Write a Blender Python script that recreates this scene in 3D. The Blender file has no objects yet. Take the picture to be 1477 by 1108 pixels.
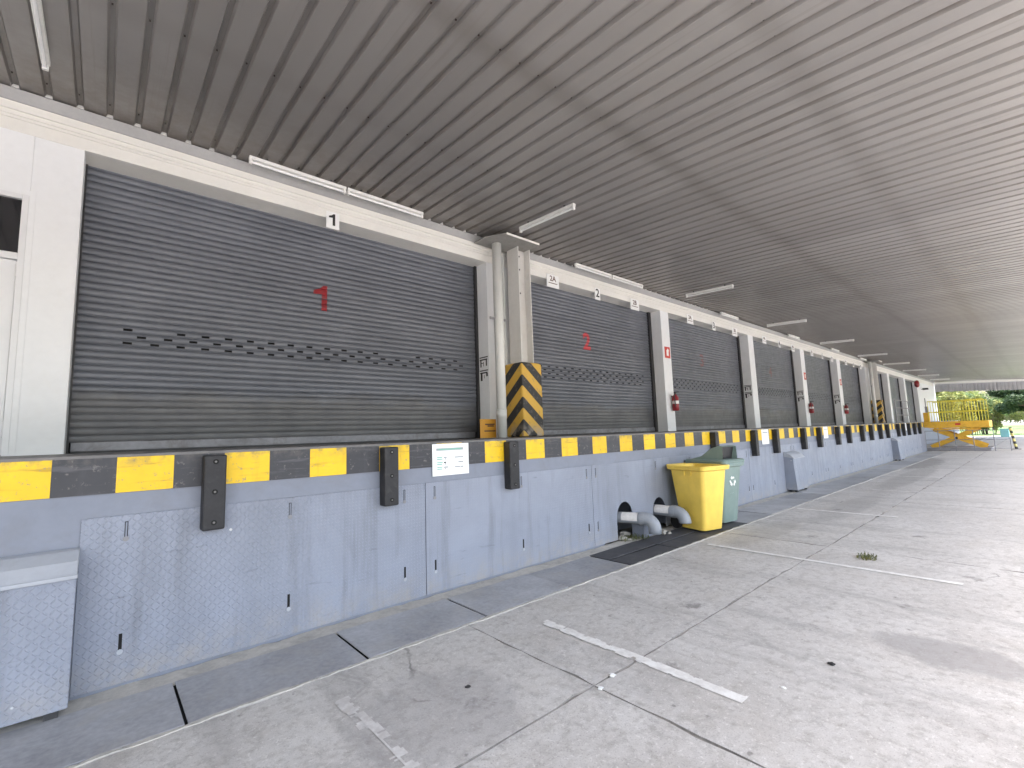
import bpy, bmesh, math, random
from mathutils import Vector, Matrix, noise
random.seed(7)
R = math.radians
scene = bpy.context.scene
col = scene.collection

# ------------------------------------------------------------------ camera
CAMY, CAMZ = -4.1, 1.5158
def cam_axes(yaw, pitch, roll):
    f = Vector((math.sin(yaw)*math.cos(pitch), math.cos(yaw)*math.cos(pitch), math.sin(pitch)))
    r = f.cross(Vector((0, 0, 1))).normalized(); u = r.cross(f)
    return math.cos(roll)*r+math.sin(roll)*u, -math.sin(roll)*r+math.cos(roll)*u, f
ax = cam_axes(R(41.4425), R(6.2378), R(-1.9155))
cd = bpy.data.cameras.new('camera'); cam = bpy.data.objects.new('camera', cd); col.objects.link(cam)
cam.matrix_world = Matrix(((ax[0].x, ax[1].x, -ax[2].x, 0), (ax[0].y, ax[1].y, -ax[2].y, CAMY), (ax[0].z, ax[1].z, -ax[2].z, CAMZ), (0, 0, 0, 1)))
cd.sensor_width = 36; cd.lens = 671.4/1477*36; cd.clip_start = .05; cd.clip_end = 3000
scene.camera = cam
# ------------------------------------------------------------------ sky, sun, exposure
SUN_EL, SUN_AZ = R(66), R(200)      # azimuth measured clockwise from +Y
w = bpy.data.worlds.new('World'); scene.world = w; w.use_nodes = True
nt = w.node_tree; bg = nt.nodes['Background']
sky = nt.nodes.new('ShaderNodeTexSky'); sky.sky_type = 'NISHITA'; sky.sun_disc = False
sky.sun_elevation = SUN_EL; sky.sun_rotation = SUN_AZ; sky.dust_density = 5; sky.air_density = 1.2; sky.ozone_density = 1.0
nt.links.new(sky.outputs[0], bg.inputs[0]); bg.inputs[1].default_value = 0.15
sd = bpy.data.lights.new('sun', 'SUN'); sd.energy = 1.0; sd.angle = R(12); sd.color = (1, .95, .87)
sun = bpy.data.objects.new('sun', sd); col.objects.link(sun)
sdir = Vector((math.sin(SUN_AZ)*math.cos(SUN_EL), math.cos(SUN_AZ)*math.cos(SUN_EL), math.sin(SUN_EL)))
sun.rotation_euler = sdir.to_track_quat('Z', 'Y').to_euler(); sun.location = (0, -30, 40)
vs = scene.view_settings; vs.view_transform = 'Standard'; vs.look = 'None'; vs.gamma = 1; vs.use_curve_mapping = False
vs.exposure = 2.72
CANOPY_EDGE = -6.4
XEND = 58.0

# ------------------------------------------------------------------ materials
def lin(r, g, b):
    f = lambda c: ((c/255+.055)/1.055)**2.4 if c > 10 else c/255/12.92
    return (f(r), f(g), f(b))
class NT:
    def __init__(s, name):
        s.m = bpy.data.materials.new(name); s.m.use_nodes = True; s.t = s.m.node_tree; s.b = s.t.nodes['Principled BSDF']
        s.pos = s.t.nodes.new('ShaderNodeNewGeometry').outputs['Position']
    def n(s, typ, ins=None, **kw):
        nd = s.t.nodes.new('ShaderNode'+typ)
        for k, v in kw.items(): setattr(nd, k, v)
        for k, v in (ins or {}).items():
            if isinstance(v, bpy.types.NodeSocket): s.t.links.new(v, nd.inputs[k])
            else: nd.inputs[k].default_value = v
        return nd
    def math(s, op, a, b=0., c=None, clamp=False):
        d = {0: a, 1: b}
        if c is not None: d[2] = c
        return s.n('Math', d, operation=op, use_clamp=clamp).outputs[0]
    def noise(s, scale, detail=4, rough=.6, vec=None, dist=0.):
        return s.n('TexNoise', {'Vector': vec or s.pos, 'Scale': scale, 'Detail': detail, 'Roughness': rough, 'Distortion': dist}).outputs[0]
    def ramp(s, fac, lo, hi, a=0., b=1.):
        return s.n('MapRange', {0: fac, 1: lo, 2: hi, 3: a, 4: b}, clamp=True).outputs[0]
    def mix(s, fac, a, b):
        nd = s.n('Mix', data_type='RGBA')
        for i, v in ((0, fac), (6, a), (7, b)):
            if isinstance(v, bpy.types.NodeSocket): s.t.links.new(v, nd.inputs[i])
            elif i == 0: nd.inputs[0].default_value = v
            else: nd.inputs[i].default_value = (*v[:3], 1)
        return nd.outputs[2]
    def scl(s, vec, v):
        return s.n('VectorMath', {0: vec, 1: v}, operation='MULTIPLY').outputs[0]
    def sep(s, vec=None):
        return s.n('SeparateXYZ', {0: vec or s.pos}).outputs
    def bump(s, h, strength=.3, dist=.01):
        nd = s.n('Bump', {'Height': h, 'Strength': strength, 'Distance': dist}); s.t.links.new(nd.outputs[0], s.b.inputs['Normal'])
    def set(s, color=None, rough=None, metal=None, spec=None):
        for k, v in (('Base Color', color), ('Roughness', rough), ('Metallic', metal), ('Specular IOR Level', spec)):
            if v is None: continue
            if isinstance(v, bpy.types.NodeSocket): s.t.links.new(v, s.b.inputs[k])
            elif k == 'Base Color': s.b.inputs[k].default_value = (*v[:3], 1)
            else: s.b.inputs[k].default_value = v
        return s.m
def mul(c, k): return tuple(x*k for x in c)
MAT = {}
def pm(name, c, rough=.6, var=.12, scale=2.5, fine=30, metal=0, bump=0., spec=.5, dirt=None, dirt_amt=.0, dscale=1.2, rnd=.0):
    """generic worn surface: large and fine tone variation, optional dirt patches"""
    s = NT(name)
    f = s.math('ADD', s.math('MULTIPLY', s.noise(scale, 3), .6), s.math('MULTIPLY', s.noise(fine, 3), .4))
    c2 = s.mix(s.ramp(f, .3, .7), mul(c, 1-var), mul(c, 1+var))
    if dirt_amt:
        c2 = s.mix(s.math('MULTIPLY', s.ramp(s.noise(dscale, 6, .7, dist=.6), .5, .75), dirt_amt), c2, dirt or mul(c, .4))
    if rnd:
        o = s.n('ObjectInfo').outputs['Random']
        c2 = s.n('HueSaturation', {'Value': s.ramp(o, 0, 1, 1-rnd, 1+rnd), 'Color': c2}).outputs[0]
    if bump: s.bump(s.noise(fine*2, 3), bump, .004)
    MAT[name] = s.set(c2, rough, metal, spec); return s
WHITE = (.72, .72, .69)
pm('wall_paint', (.75, .765, .775), .65, .04, .9, 14, bump=.06, dirt=(.45, .43, .38), dirt_amt=.18, dscale=.9)
pm('trim_paint', (.74, .73, .69), .55, .04, 2, 20, dirt=(.5, .45, .38), dirt_amt=.15)
pm('flashing_grey', (.36, .36, .36), .5, .1, 2, 25, metal=.0)
pm('pier_grey', (.60, .61, .60), .6, .05, 1.2, 15, bump=.04, dirt=(.3, .28, .25), dirt_amt=.15)
pm('cap_steel', (.27, .265, .25), .6, .15, 2, 20, dirt=(.12, .1, .08), dirt_amt=.4)
pm('column_paint', (.62, .61, .58), .5, .06, 1.5, 20, dirt=(.3, .2, .12), dirt_amt=.15, dscale=3)
pm('pvc_white', (.66, .67, .64), .4, .04, 3, 30)
pm('pvc_grey', (.26, .28, .31), .45, .08, 5, 30, dirt=(.4, .38, .35), dirt_amt=.3, dscale=6)
pm('rubber', (.014, .014, .016), .6, .4, 6, 60, bump=.25, dirt=(.09, .085, .08), dirt_amt=.35, dscale=7)
pm('steel_dark', (.03, .03, .032), .5, .3)
pm('bolt_steel', (.4, .4, .42), .35, .1, metal=1)
pm('bolt_dull', (.16, .155, .15), .5, .3, metal=.6)
pm('black_gap', (.006, .006, .006), .9, .1)
pm('sign_white', (.8, .81, .8), .4, .02)
pm('sign_black', (.02, .02, .02), .5, .1)
pm('sign_brown', (.10, .05, .04), .5, .1)
pm('sign_green', (.18, .42, .33), .5, .1)
pm('sign_grey', (.30, .33, .34), .5, .1)
pm('sign_red', (.55, .05, .03), .45, .1)
pm('sign_amber', (.62, .30, .03), .5, .06)
pm('lamp_white', (.78, .78, .76), .35, .03, dirt=(.4, .36, .3), dirt_amt=.3, dscale=6)
pm('lamp_tube', (.85, .86, .86), .2, .02)
pm('door_paint', (.70, .71, .72), .45, .03, 1.2, 14)
pm('red_paint', (.24, .012, .018), .35, .1)
pm('lift_yellow', (.74, .42, .04), .5, .12, 2, 18, dirt=(.25, .14, .03), dirt_amt=.35, dscale=3)
pm('lift_base', (.32, .31, .32), .6, .15, 3, 20)
pm('steel_grey', (.22, .22, .23), .5, .15)
pm('rail_yellow', (.72, .62, .06), .5, .1)
pm('bark', (.10, .07, .05), .9, .3, 3, 25, bump=.5)
pm('rubble', (.42, .40, .36), .9, .25, 8, 50, bump=.5)
pm('paper_label', (.7, .68, .66), .6, .12, 20, 60)
pm('turquoise', (.25, .55, .56), .5, .1)
pm('grass_ground', (.12, .19, .06), .95, .3, .3, 8)
pm('earth', (.30, .28, .25), .95, .2, .2, 5)
pm('joint_dirt', (.27, .255, .235), .95, .45, 2.2, 30, dirt=(.10, .095, .09), dirt_amt=.8, dscale=1.3)
pm('far_wall', (.62, .62, .6), .8, .05)
pm('far_roof', (.36, .36, .37), .7, .1)
pm('mortar', (.46, .44, .40), .9, .2, 6, 40, bump=.6, dirt=(.22, .21, .2), dirt_amt=.6, dscale=5)

def foliage(name, c):
    s = NT(name); o = s.noise(.9, 2)
    cc = s.mix(s.ramp(o, .35, .65), mul(c, .6), mul(c, 1.4)); cc = s.mix(s.ramp(s.noise(9, 1), .5, .7, 0, .6), cc, (c[0]*2.0, c[1]*1.5, c[2]*.9))
    s.set(cc, .6); d = s.n('BsdfTranslucent', {'Color': cc}); m = s.n('MixShader', {0: .35, 1: s.b.outputs[0], 2: d.outputs[0]})
    s.t.links.new(m.outputs[0], s.t.nodes['Material Output'].inputs[0]); MAT[name] = s.m
foliage('leaf_dark', (.035, .07, .028)); foliage('leaf_light', (.19, .22, .075)); foliage('leaf_mid', (.085, .14, .05)); foliage('weed', (.13, .155, .07))

def glass_mat():
    s = NT('dark_glass'); s.set((.012, .012, .014), .06, 0, .5); MAT['dark_glass'] = s.m
glass_mat()

def concrete_mat():
    s = NT('concrete'); x, y, z = s.sep()
    big = s.noise(.35, 5, .65, dist=.4); med = s.noise(1.7, 6, .7, dist=.8); fine = s.noise(14, 5, .7); grit = s.noise(120, 2)
    c = s.mix(s.ramp(big, .3, .7), (.415, .396, .374), (.55, .53, .503))
    c = s.mix(s.ramp(med, .38, .68, 0, .6), c, (.62, .605, .58))
    c = s.mix(s.ramp(fine, .48, .70, 0, .7), c, (.29, .27, .245))
    c = s.mix(s.ramp(s.noise(3.3, 7, .75, dist=1.2), .54, .64, 0, .5), c, (.33, .315, .30))
    c = s.mix(s.ramp(s.noise(.9, 6, .7, dist=.5), .52, .66, 0, .45), c, (.40, .37, .335))
    c = s.mix(s.ramp(s.noise(38, 4, .7), .56, .66, 0, .5), c, (.74, .72, .69))
    c = s.mix(s.ramp(grit, .56, .70, 0, .5), c, (.2, .19, .18))
    # tyre / oil spots
    v = s.n('TexVoronoi', {'Vector': s.pos, 'Scale': 1.1, 'Randomness': 1.}); d = s.math('ADD', v.outputs['Distance'], s.math('MULTIPLY', s.noise(9, 5, .75), .5))
    c = s.mix(s.ramp(d, .27, .36, .6, 0), c, (.12, .11, .105))
    v2 = s.n('TexVoronoi', {'Vector': s.pos, 'Scale': 5.}); d2 = s.math('ADD', v2.outputs['Distance'], s.math('MULTIPLY', s.noise(20, 2), .3))
    c = s.mix(s.ramp(d2, .17, .22, .6, 0), c, (.15, .14, .13))
    # hairline cracks
    wv = s.n('VectorMath', {0: s.pos, 1: s.n('VectorMath', {0: s.n('TexNoise', {'Vector': s.pos, 'Scale': 2.2, 'Detail': 5.}).outputs[1], 1: (.45, .45, 0)}, operation='MULTIPLY').outputs[0]}, operation='ADD').outputs[0]
    v3 = s.n('TexVoronoi', {'Vector': wv, 'Scale': .33}, feature='DISTANCE_TO_EDGE').outputs['Distance']
    brk = s.ramp(s.noise(.8, 3), .56, .62)
    c = s.mix(s.math('MULTIPLY', s.ramp(v3, .0006, .0022, .6, 0), brk), c, (.10, .095, .09))
    # streaks dragged along the bays (truck tyres)
    st = s.noise(1., 4, .6, vec=s.scl(s.pos, (2.6, .35, 1)))
    c = s.mix(s.ramp(st, .56, .74, 0, .45), c, (.24, .23, .225))
    for tx in (3.6, 5.1, 7.3, 8.6, 11.0, 12.3, 15.0):
        wob = s.math('ADD', s.math('SUBTRACT', x, tx), s.math('MULTIPLY', s.math('ADD', y, 3.), .05*math.sin(tx*3)))
        trk = s.math('MULTIPLY', s.ramp(s.math('ABSOLUTE', s.math('ADD', wob, s.math('MULTIPLY', s.math('SUBTRACT', s.noise(1.5, 2), .5), .15))), .06, .19, 1, 0), s.ramp(s.noise(1., 5, .7, vec=s.scl(s.pos, (9, 1.6, 1))), .42, .68, 0, .55))
        c = s.mix(trk, c, (.27, .26, .25))
    # the darker oil patch and damp patches on the yard
    def patch(cx, cy, rx, ry, amt, cc, col_):
        dx = s.math('DIVIDE', s.math('SUBTRACT', x, cx), rx); dy = s.math('DIVIDE', s.math('SUBTRACT', y, cy), ry)
        e = s.math('SQRT', s.math('ADD', s.math('POWER', dx, 2.), s.math('POWER', dy, 2.))); e = s.math('ADD', e, s.math('MULTIPLY', s.math('SUBTRACT', s.noise(5, 5, .7), .5), 1.1))
        return s.mix(s.ramp(e, .75, 1.05, amt, 0), cc, col_)
    c = patch(4.22, -3.55, .26, .46, .6, c, (.27, .26, .255))
    c = patch(22.5, -.9, 3.4, .7, .6, c, (.20, .19, .18)); c = patch(17, -1.5, 4.2, .35, .4, c, (.22, .21, .2)); c = patch(10.5, -1.6, 2.2, .3, .35, c, (.25, .24, .23))
    c = patch(7.3, -1.3, 1.2, .25, .3, c, (.26, .24, .22)); c = patch(1.5, -1.7, .5, .5, .35, c, (.27, .26, .26))
    s.bump(s.math('ADD', s.math('MULTIPLY', fine, .7), s.math('MULTIPLY', grit, .3)), .35, .006)
    MAT['concrete'] = s.set(c, s.ramp(med, .3, .7, .62, .85), 0, .35)
concrete_mat()

def tread(name, base, edge, size=.045, paint_var=.1, strength=.9):
    """steel chequer plate: lozenge lugs laid alternately, painted"""
    s = NT(name); x, y, z = s.sep()
    u = s.math('DIVIDE', x, size); v = s.math('DIVIDE', z, size)
    iu = s.math('FLOOR', u); iv = s.math('FLOOR', v)
    par = s.math('MODULO', s.math('ABSOLUTE', s.math('ADD', iu, iv)), 2.)
    sg = s.math('SUBTRACT', s.math('MULTIPLY', par, 2.), 1.)
    fu = s.math('SUBTRACT', s.math('FRACT', u), .5); fv = s.math('SUBTRACT', s.math('FRACT', v), .5)
    a = s.math('ADD', fu, s.math('MULTIPLY', fv, sg)); b = s.math('SUBTRACT', fu, s.math('MULTIPLY', fv, sg))
    e = s.math('SQRT', s.math('ADD', s.math('POWER', s.math('DIVIDE', a, .64), 2.), s.math('POWER', s.math('DIVIDE', b, .2), 2.)))
    h = s.ramp(e, 1.15, .55)
    big = s.noise(1.1, 5, .7, dist=.5); med = s.noise(4, 5, .7)
    c = s.mix(s.ramp(big, .3, .7), mul(base, 1-paint_var), mul(base, 1+paint_var))
    st = s.noise(1., 5, .65, vec=s.scl(s.pos, (7, 1, .7)))
    c = s.mix(s.ramp(st, .50, .74, 0, .6), c, (base[0]*.60, base[1]*.58, base[2]*.54))
    st2 = s.noise(1., 3, .6, vec=s.scl(s.pos, (1.6, 1, .25)))
    c = s.mix(s.ramp(st2, .52, .70, 0, .35), c, (base[0]*.72, base[1]*.71, base[2]*.68))
    c = s.mix(s.math('MULTIPLY', h, s.ramp(med, .35, .65, .06, .26)), c, edge)
    # splashed dirt at the foot of the plates, scuffs
    c = s.mix(s.math('MULTIPLY', s.ramp(z, .0, .3, 1, 0), s.ramp(s.noise(6, 5, .7), .38, .7, 0, .75)), c, (.33, .30, .26))
    sc = s.noise(1., 3, .6, vec=s.scl(s.pos, (3, 3, 16)), dist=.6)
    c = s.mix(s.ramp(sc, .66, .74, 0, .5), c, (base[0]*.55, base[1]*.55, base[2]*.55))
    v5 = s.n('TexVoronoi', {'Vector': s.pos, 'Scale': 3.2}).outputs['Distance']
    c = s.mix(s.ramp(s.math('ADD', v5, s.math('MULTIPLY', s.noise(30, 2), .05)), .045, .06, .7, 0), c, (.72, .72, .72))
    s.bump(s.math('ADD', h, s.math('MULTIPLY', s.noise(1.2, 2), 1.2)), strength, .0035)
    MAT[name] = s.set(c, s.ramp(med, .3, .7, .42, .62), 0, .4)
DOCK = (.243, .266, .322)
tread('tread_plate', DOCK, (.40, .435, .52), .030, .12, .85)
tread('tread_plate_smooth', mul(DOCK, 1.02), (.33, .365, .45), .030, .1, .35)
pm('dock_paint', (.20, .22, .27), .6, .1, 1.2, 14, bump=.08, dirt=(.16, .16, .17), dirt_amt=.5, dscale=2.2)
pm('box_cap', (.36, .38, .42), .55, .1, 2, 20, dirt=(.2, .2, .2), dirt_amt=.4, dscale=3)
pm('drain_plate', (.325, .33, .345), .5, .34, 1.7, 26, bump=.2, dirt=(.38, .36, .33), dirt_amt=.75, dscale=2.3, rnd=.14)
pm('drain_pale', (.36, .365, .375), .55, .22, 1.7, 26, bump=.2, dirt=(.2, .19, .18), dirt_amt=.6, dscale=2.3, rnd=.14)
pm('drain_dark', (.055, .056, .062), .7, .25, 3, 30, bump=.2, dirt=(.16, .15, .14), dirt_amt=.4, dscale=4, rnd=.1)

def band(name, c, worn):
    s = NT(name); x, y, z = s.sep()
    k = s.noise(3, 5, .7); c2 = s.mix(s.ramp(k, .35, .7), mul(c, .9), mul(c, 1.08))
    sc = s.noise(1., 4, .65, vec=s.scl(s.pos, (2.5, 2, 26)), dist=.5)
    c2 = s.mix(s.ramp(sc, .56, .70, 0, .65), c2, worn)
    c2 = s.mix(s.ramp(s.noise(26, 4, .7), .60, .68, 0, .6), c2, (.19, .18, .17))
    v = s.noise(1., 4, .6, vec=s.scl(s.pos, (9, 1, 1.5))); c2 = s.mix(s.ramp(v, .55, .75, 0, .35), c2, mul(worn, .8))
    c2 = s.mix(s.math('MULTIPLY', s.ramp(z, 1.38, 1.455), s.ramp(s.noise(9, 5, .7), .45, .65, 0, .8)), c2, (.12, .11, .10))
    c2 = s.n('HueSaturation', {'Value': s.ramp(s.n('ObjectInfo').outputs['Random'], 0, 1, .93, 1.05), 'Color': c2}).outputs[0]
    s.bump(s.noise(40, 3), .12, .003); MAT[name] = s.set(c2, .5, 0, .4)
band('band_yellow', (.78, .50, .012), (.35, .2, .02)); band('band_black', (.040, .041, .048), (.10, .10, .11))
pm('edge_angle', (.13, .125, .125), .5, .2, 3, 30, metal=.0, dirt=(.28, .26, .24), dirt_amt=.5, dscale=5)

def shutter_mat():
    s = NT('shutter_paint'); x, y, z = s.sep()
    c = s.mix(s.ramp(s.noise(1.2, 4, .6), .3, .7), (.108, .117, .137), (.142, .153, .176))
    st = s.noise(1., 4, .6, vec=s.scl(s.pos, (.5, 1, 14)))
    c = s.mix(s.ramp(st, .5, .75, 0, .35), c, (.18, .19, .21))
    # grime rubbed on by goods below waist height, with a ragged top
    zz = s.math('ADD', z, s.math('MULTIPLY', s.math('SUBTRACT', s.noise(2., 5, .7, vec=s.scl(s.pos, (.7, 1, 1))), .5), .55))
    g = s.ramp(zz, 2.02, 2.2, .65, 0)
    gm = s.mix(s.ramp(s.noise(2.2, 5, .7), .35, .7), (.055, .052, .05), (.115, .11, .10))
    c = s.mix(g, c, gm)
    c = s.n('HueSaturation', {'Value': s.ramp(s.n('ObjectInfo').outputs['Random'], 0, 1, .95, 1.06), 'Color': c}).outputs[0]
    MAT['shutter_paint'] = s.set(c, s.ramp(s.noise(5, 3), .3, .7, .34, .5), .15, .5)
shutter_mat()
pm('shutter_rail', (.20, .20, .215), .45, .25, 2, 20, metal=.4, dirt=(.07, .055, .045), dirt_amt=.7, dscale=3)

def faded_red():
    s = NT('faded_red'); c = s.mix(s.ramp(s.noise(14, 4, .7), .42, .62), (.55, .045, .055), (.40, .06, .07)); MAT['faded_red'] = s.set(c, .5)
faded_red()
pm('ghost_red', (.19, .10, .105), .5, .1)

def roof_mat():
    s = NT('roof_sheet'); o = s.n('ObjectInfo').outputs['Random']
    c = s.mix(s.ramp(o, 0, 1), (.262, .252, .246), (.315, .305, .297))
    c = s.mix(s.ramp(s.noise(.5, 4, .6, vec=s.scl(s.pos, (2.2, .5, 1))), .35, .7, 0, .45), c, (.215, .203, .193))
    st = s.noise(1., 4, .6, vec=s.scl(s.pos, (14, .35, 1)))
    c = s.mix(s.ramp(st, .58, .76, 0, .4), c, (.16, .138, .118))
    # brown water stains running along the ribs
    fx = s.math('FRACT', s.math('DIVIDE', s.math('ADD', s.sep()[0], .525), .2348))
    rb = s.math('MULTIPLY', s.ramp(fx, .62, .74), s.ramp(s.noise(1., 5, .7, vec=s.scl(s.pos, (3, .9, 1))), .40, .66, .0, .38))
    c = s.mix(rb, c, (.15, .125, .105))
    # darker wavering bands along the purlin lines
    yy = s.math('ADD', s.sep()[1], s.math('MULTIPLY', s.math('SUBTRACT', s.noise(1.3, 3), .5), .10))
    for pc, amt in ((-1.27, .42), (-2.93, .34), (.4, .2), (-4.6, .25)):
        g_ = s.ramp(s.math('ABSOLUTE', s.math('SUBTRACT', yy, pc)), .05, .2, amt, 0); c = s.mix(g_, c, (.175, .163, .152))
    # ceiling shade painted into the colour: mottled brown darkening toward the wall
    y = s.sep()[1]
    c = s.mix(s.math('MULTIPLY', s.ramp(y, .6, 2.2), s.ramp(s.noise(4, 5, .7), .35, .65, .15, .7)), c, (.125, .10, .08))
    MAT['roof_sheet'] = s.set(c, .36, .15, .5)
roof_mat()
pm('screw_rust', (.05, .035, .03), .7, .3)

def paint_line():
    s = NT('line_paint'); c = s.mix(s.ramp(s.noise(11, 5, .7), .4, .65), (.78, .77, .74), (.60, .58, .55)); MAT['line_paint'] = s.set(c, .7)
    s = NT('line_faded'); c = s.mix(s.ramp(s.noise(11, 5, .7), .35, .6), (.66, .65, .63), (.50, .48, .46)); MAT['line_faded'] = s.set(c, .8)
paint_line()

def chevron():
    s = NT('chevron_guard'); p = s.n('TexCoord').outputs['Object']; x, y, z = s.sep(p)
    k = s.math('FRACT', s.math('DIVIDE', s.math('ADD', s.math('ADD', z, s.math('MULTIPLY', s.math('ADD', x, y), .86)), .27), .39))
    f = s.ramp(k, .49, .51)
    worn = s.ramp(s.noise(9, 5, .7), .56, .66, 0, .5)
    c = s.mix(f, (.024, .023, .023), (.60, .36, .05)); c = s.mix(worn, c, (.17, .15, .13))
    low = s.math('MULTIPLY', s.ramp(z, .0, .25, 1, 0), s.ramp(s.noise(7, 3), .42, .56, 0, .9)); c = s.mix(low, c, (.38, .33, .28))
    s.bump(s.noise(30, 3), .15, .004); MAT['chevron_guard'] = s.set(c, .6)
    s = NT('hazard_post'); z = s.sep()[2]; k = s.math('FRACT', s.math('DIVIDE', z, .26)); MAT['hazard_post'] = s.set(s.mix(s.ramp(k, .48, .52), (.03, .03, .03), (.62, .55, .2)), .5)
chevron()

def bin_mats():
    for name, c, d in (('bin_yellow', (.84, .60, .11), (.68, .44, .10)), ('bin_green', (.20, .27, .245), (.30, .34, .32))):
        s = NT(name); cc = s.mix(s.ramp(s.noise(3, 4, .7), .35, .7), mul(c, .92), mul(c, 1.08)); st = s.noise(1., 5, .65, vec=s.scl(s.pos, (9, 9, 1.2)))
        cc = s.mix(s.ramp(st, .55, .75, 0, .5), cc, d); s.bump(s.noise(150, 2), .08, .002); MAT[name] = s.set(cc, .42, 0, .45)
bin_mats()

# ------------------------------------------------------------------ mesh helpers
class MB:
    def __init__(s): s.v = []; s.f = []
    def add(s, vs, fs):
        k = len(s.v); s.v += [tuple(v) for v in vs]; s.f += [tuple(i+k for i in f) for f in fs]; return s
    def box(s, x0, y0, z0, x1, y1, z1):
        return s.add([(x0, y0, z0), (x1, y0, z0), (x1, y1, z0), (x0, y1, z0), (x0, y0, z1), (x1, y0, z1), (x1, y1, z1), (x0, y1, z1)],
                     [(3, 2, 1, 0), (4, 5, 6, 7), (0, 1, 5, 4), (1, 2, 6, 5), (2, 3, 7, 6), (3, 0, 4, 7)])
    def tube(s, pts, r, n=10, cap=True):
        """tube along a polyline; r is a number or one per point"""
        pts = [Vector(p) for p in pts]; rs = r if isinstance(r, (list, tuple)) else [r]*len(pts)
        rings = []; prev = None
        for i, p in enumerate(pts):
            t = (pts[min(i+1, len(pts)-1)]-pts[max(i-1, 0)]).normalized()
            if prev is None: a = Vector((0, 0, 1)) if abs(t.z) < .9 else Vector((1, 0, 0)); u = t.cross(a).normalized()
            else: u = (prev-t*prev.dot(t)).normalized()
            prev = u; b = t.cross(u)
            rings.append([p+(u*math.cos(2*math.pi*k/n)+b*math.sin(2*math.pi*k/n))*rs[i] for k in range(n)])
        vs = [v for r_ in rings for v in r_]; fs = []
        for i in range(len(pts)-1):
            for k in range(n): fs.append((i*n+k, i*n+(k+1) % n, (i+1)*n+(k+1) % n, (i+1)*n+k))
        if cap: fs += [tuple(reversed(range(n))), tuple(range((len(pts)-1)*n, len(pts)*n))]
        return s.add(vs, fs)
    def prism(s, poly, axis, a, b):
        """poly in the two other axes, extruded along axis from a to b"""
        def P(p, t): return {'x': (t, p[0], p[1]), 'y': (p[0], t, p[1]), 'z': (p[0], p[1], t)}[axis]
        n = len(poly); vs = [P(p, a) for p in poly]+[P(p, b) for p in poly]
        return s.add(vs, [tuple(range(n)), tuple(reversed(range(n, 2*n)))]+[(i, (i+1) % n, n+(i+1) % n, n+i)[::-1] for i in range(n)])
    def mesh(s, name, smooth=False, fix=True):
        m = bpy.data.meshes.new(name); m.from_pydata(s.v, [], s.f)
        if fix:
            bm = bmesh.new(); bm.from_mesh(m); bmesh.ops.recalc_face_normals(bm, faces=bm.faces); bm.to_mesh(m); bm.free()
        if smooth: m.polygons.foreach_set('use_smooth', [True]*len(m.polygons))
        m.update(); return m
WL = {}
def ob(name, mesh, mat=None, parent=None, loc=(0, 0, 0), rot=None, bevel=0, smooth=False):
    """link one mesh object; loc is a world position even when there is a parent"""
    if isinstance(mesh, MB): mesh = mesh.mesh(name, smooth)
    if mat and not mesh.materials: mesh.materials.append(MAT[mat])
    o = bpy.data.objects.new(name, mesh); col.objects.link(o); loc = Vector(loc); WL[o.name] = loc.copy()
    if parent: o.parent = parent; loc = loc-WL[parent.name]
    o.location = loc
    if rot: o.rotation_euler = rot
    if bevel:
        b = o.modifiers.new('bevel', 'BEVEL'); b.width = bevel; b.segments = 2; b.limit_method = 'ANGLE'
    return o
def tag(o, label, cat, group=None):
    o['label'] = label; o['category'] = cat
    if group: o['group'] = group
    return o
def struct(o): o['kind'] = 'structure'; return o
def thing(name, label, cat, loc=(0, 0, 0), group=None, rot=None):
    o = bpy.data.objects.new(name, None); col.objects.link(o); o.location = loc; WL[o.name] = Vector(loc); o.empty_display_size = .1
    if rot: o.rotation_euler = rot
    return tag(o, label, cat, group)
def copy_tree(o, dloc, parent=None):
    c = o.copy(); col.objects.link(c); c.parent = parent
    if parent is None: c.location = Vector(o.location)+Vector(dloc); WL[c.name] = c.location.copy()
    for ch in list(o.children): copy_tree(ch, (0, 0, 0), c)
    return c
_txt = {}
def text_mesh(body, size, bold=.012, extrude=.0008):
    key = (body, size, bold)
    cu = bpy.data.curves.new('t', 'FONT'); cu.body = body; cu.size = size; cu.offset = bold*size; cu.extrude = extrude; cu.align_x = 'CENTER'; cu.align_y = 'CENTER'; cu.resolution_u = 4
    o = bpy.data.objects.new('t', cu); col.objects.link(o); dg = bpy.context.evaluated_depsgraph_get(); dg.update()
    m = bpy.data.meshes.new_from_object(o.evaluated_get(dg)); bpy.data.objects.remove(o); bpy.data.curves.remove(cu)
    m.transform(Matrix.Rotation(R(90), 4, 'X')); m.materials.clear(); return m

def one_mesh(size):
    h = size*.72; k = h*.19
    m = MB().prism([(-k*.1, -h/2), (k, -h/2), (k, h/2), (k*.25, h/2), (-k*.5, h*.36), (-k*1.7, h*.27), (-k*1.7, h*.12), (-k*.1, h*.16)], 'y', -.0008, .0008)
    return m.mesh('number')
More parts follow.
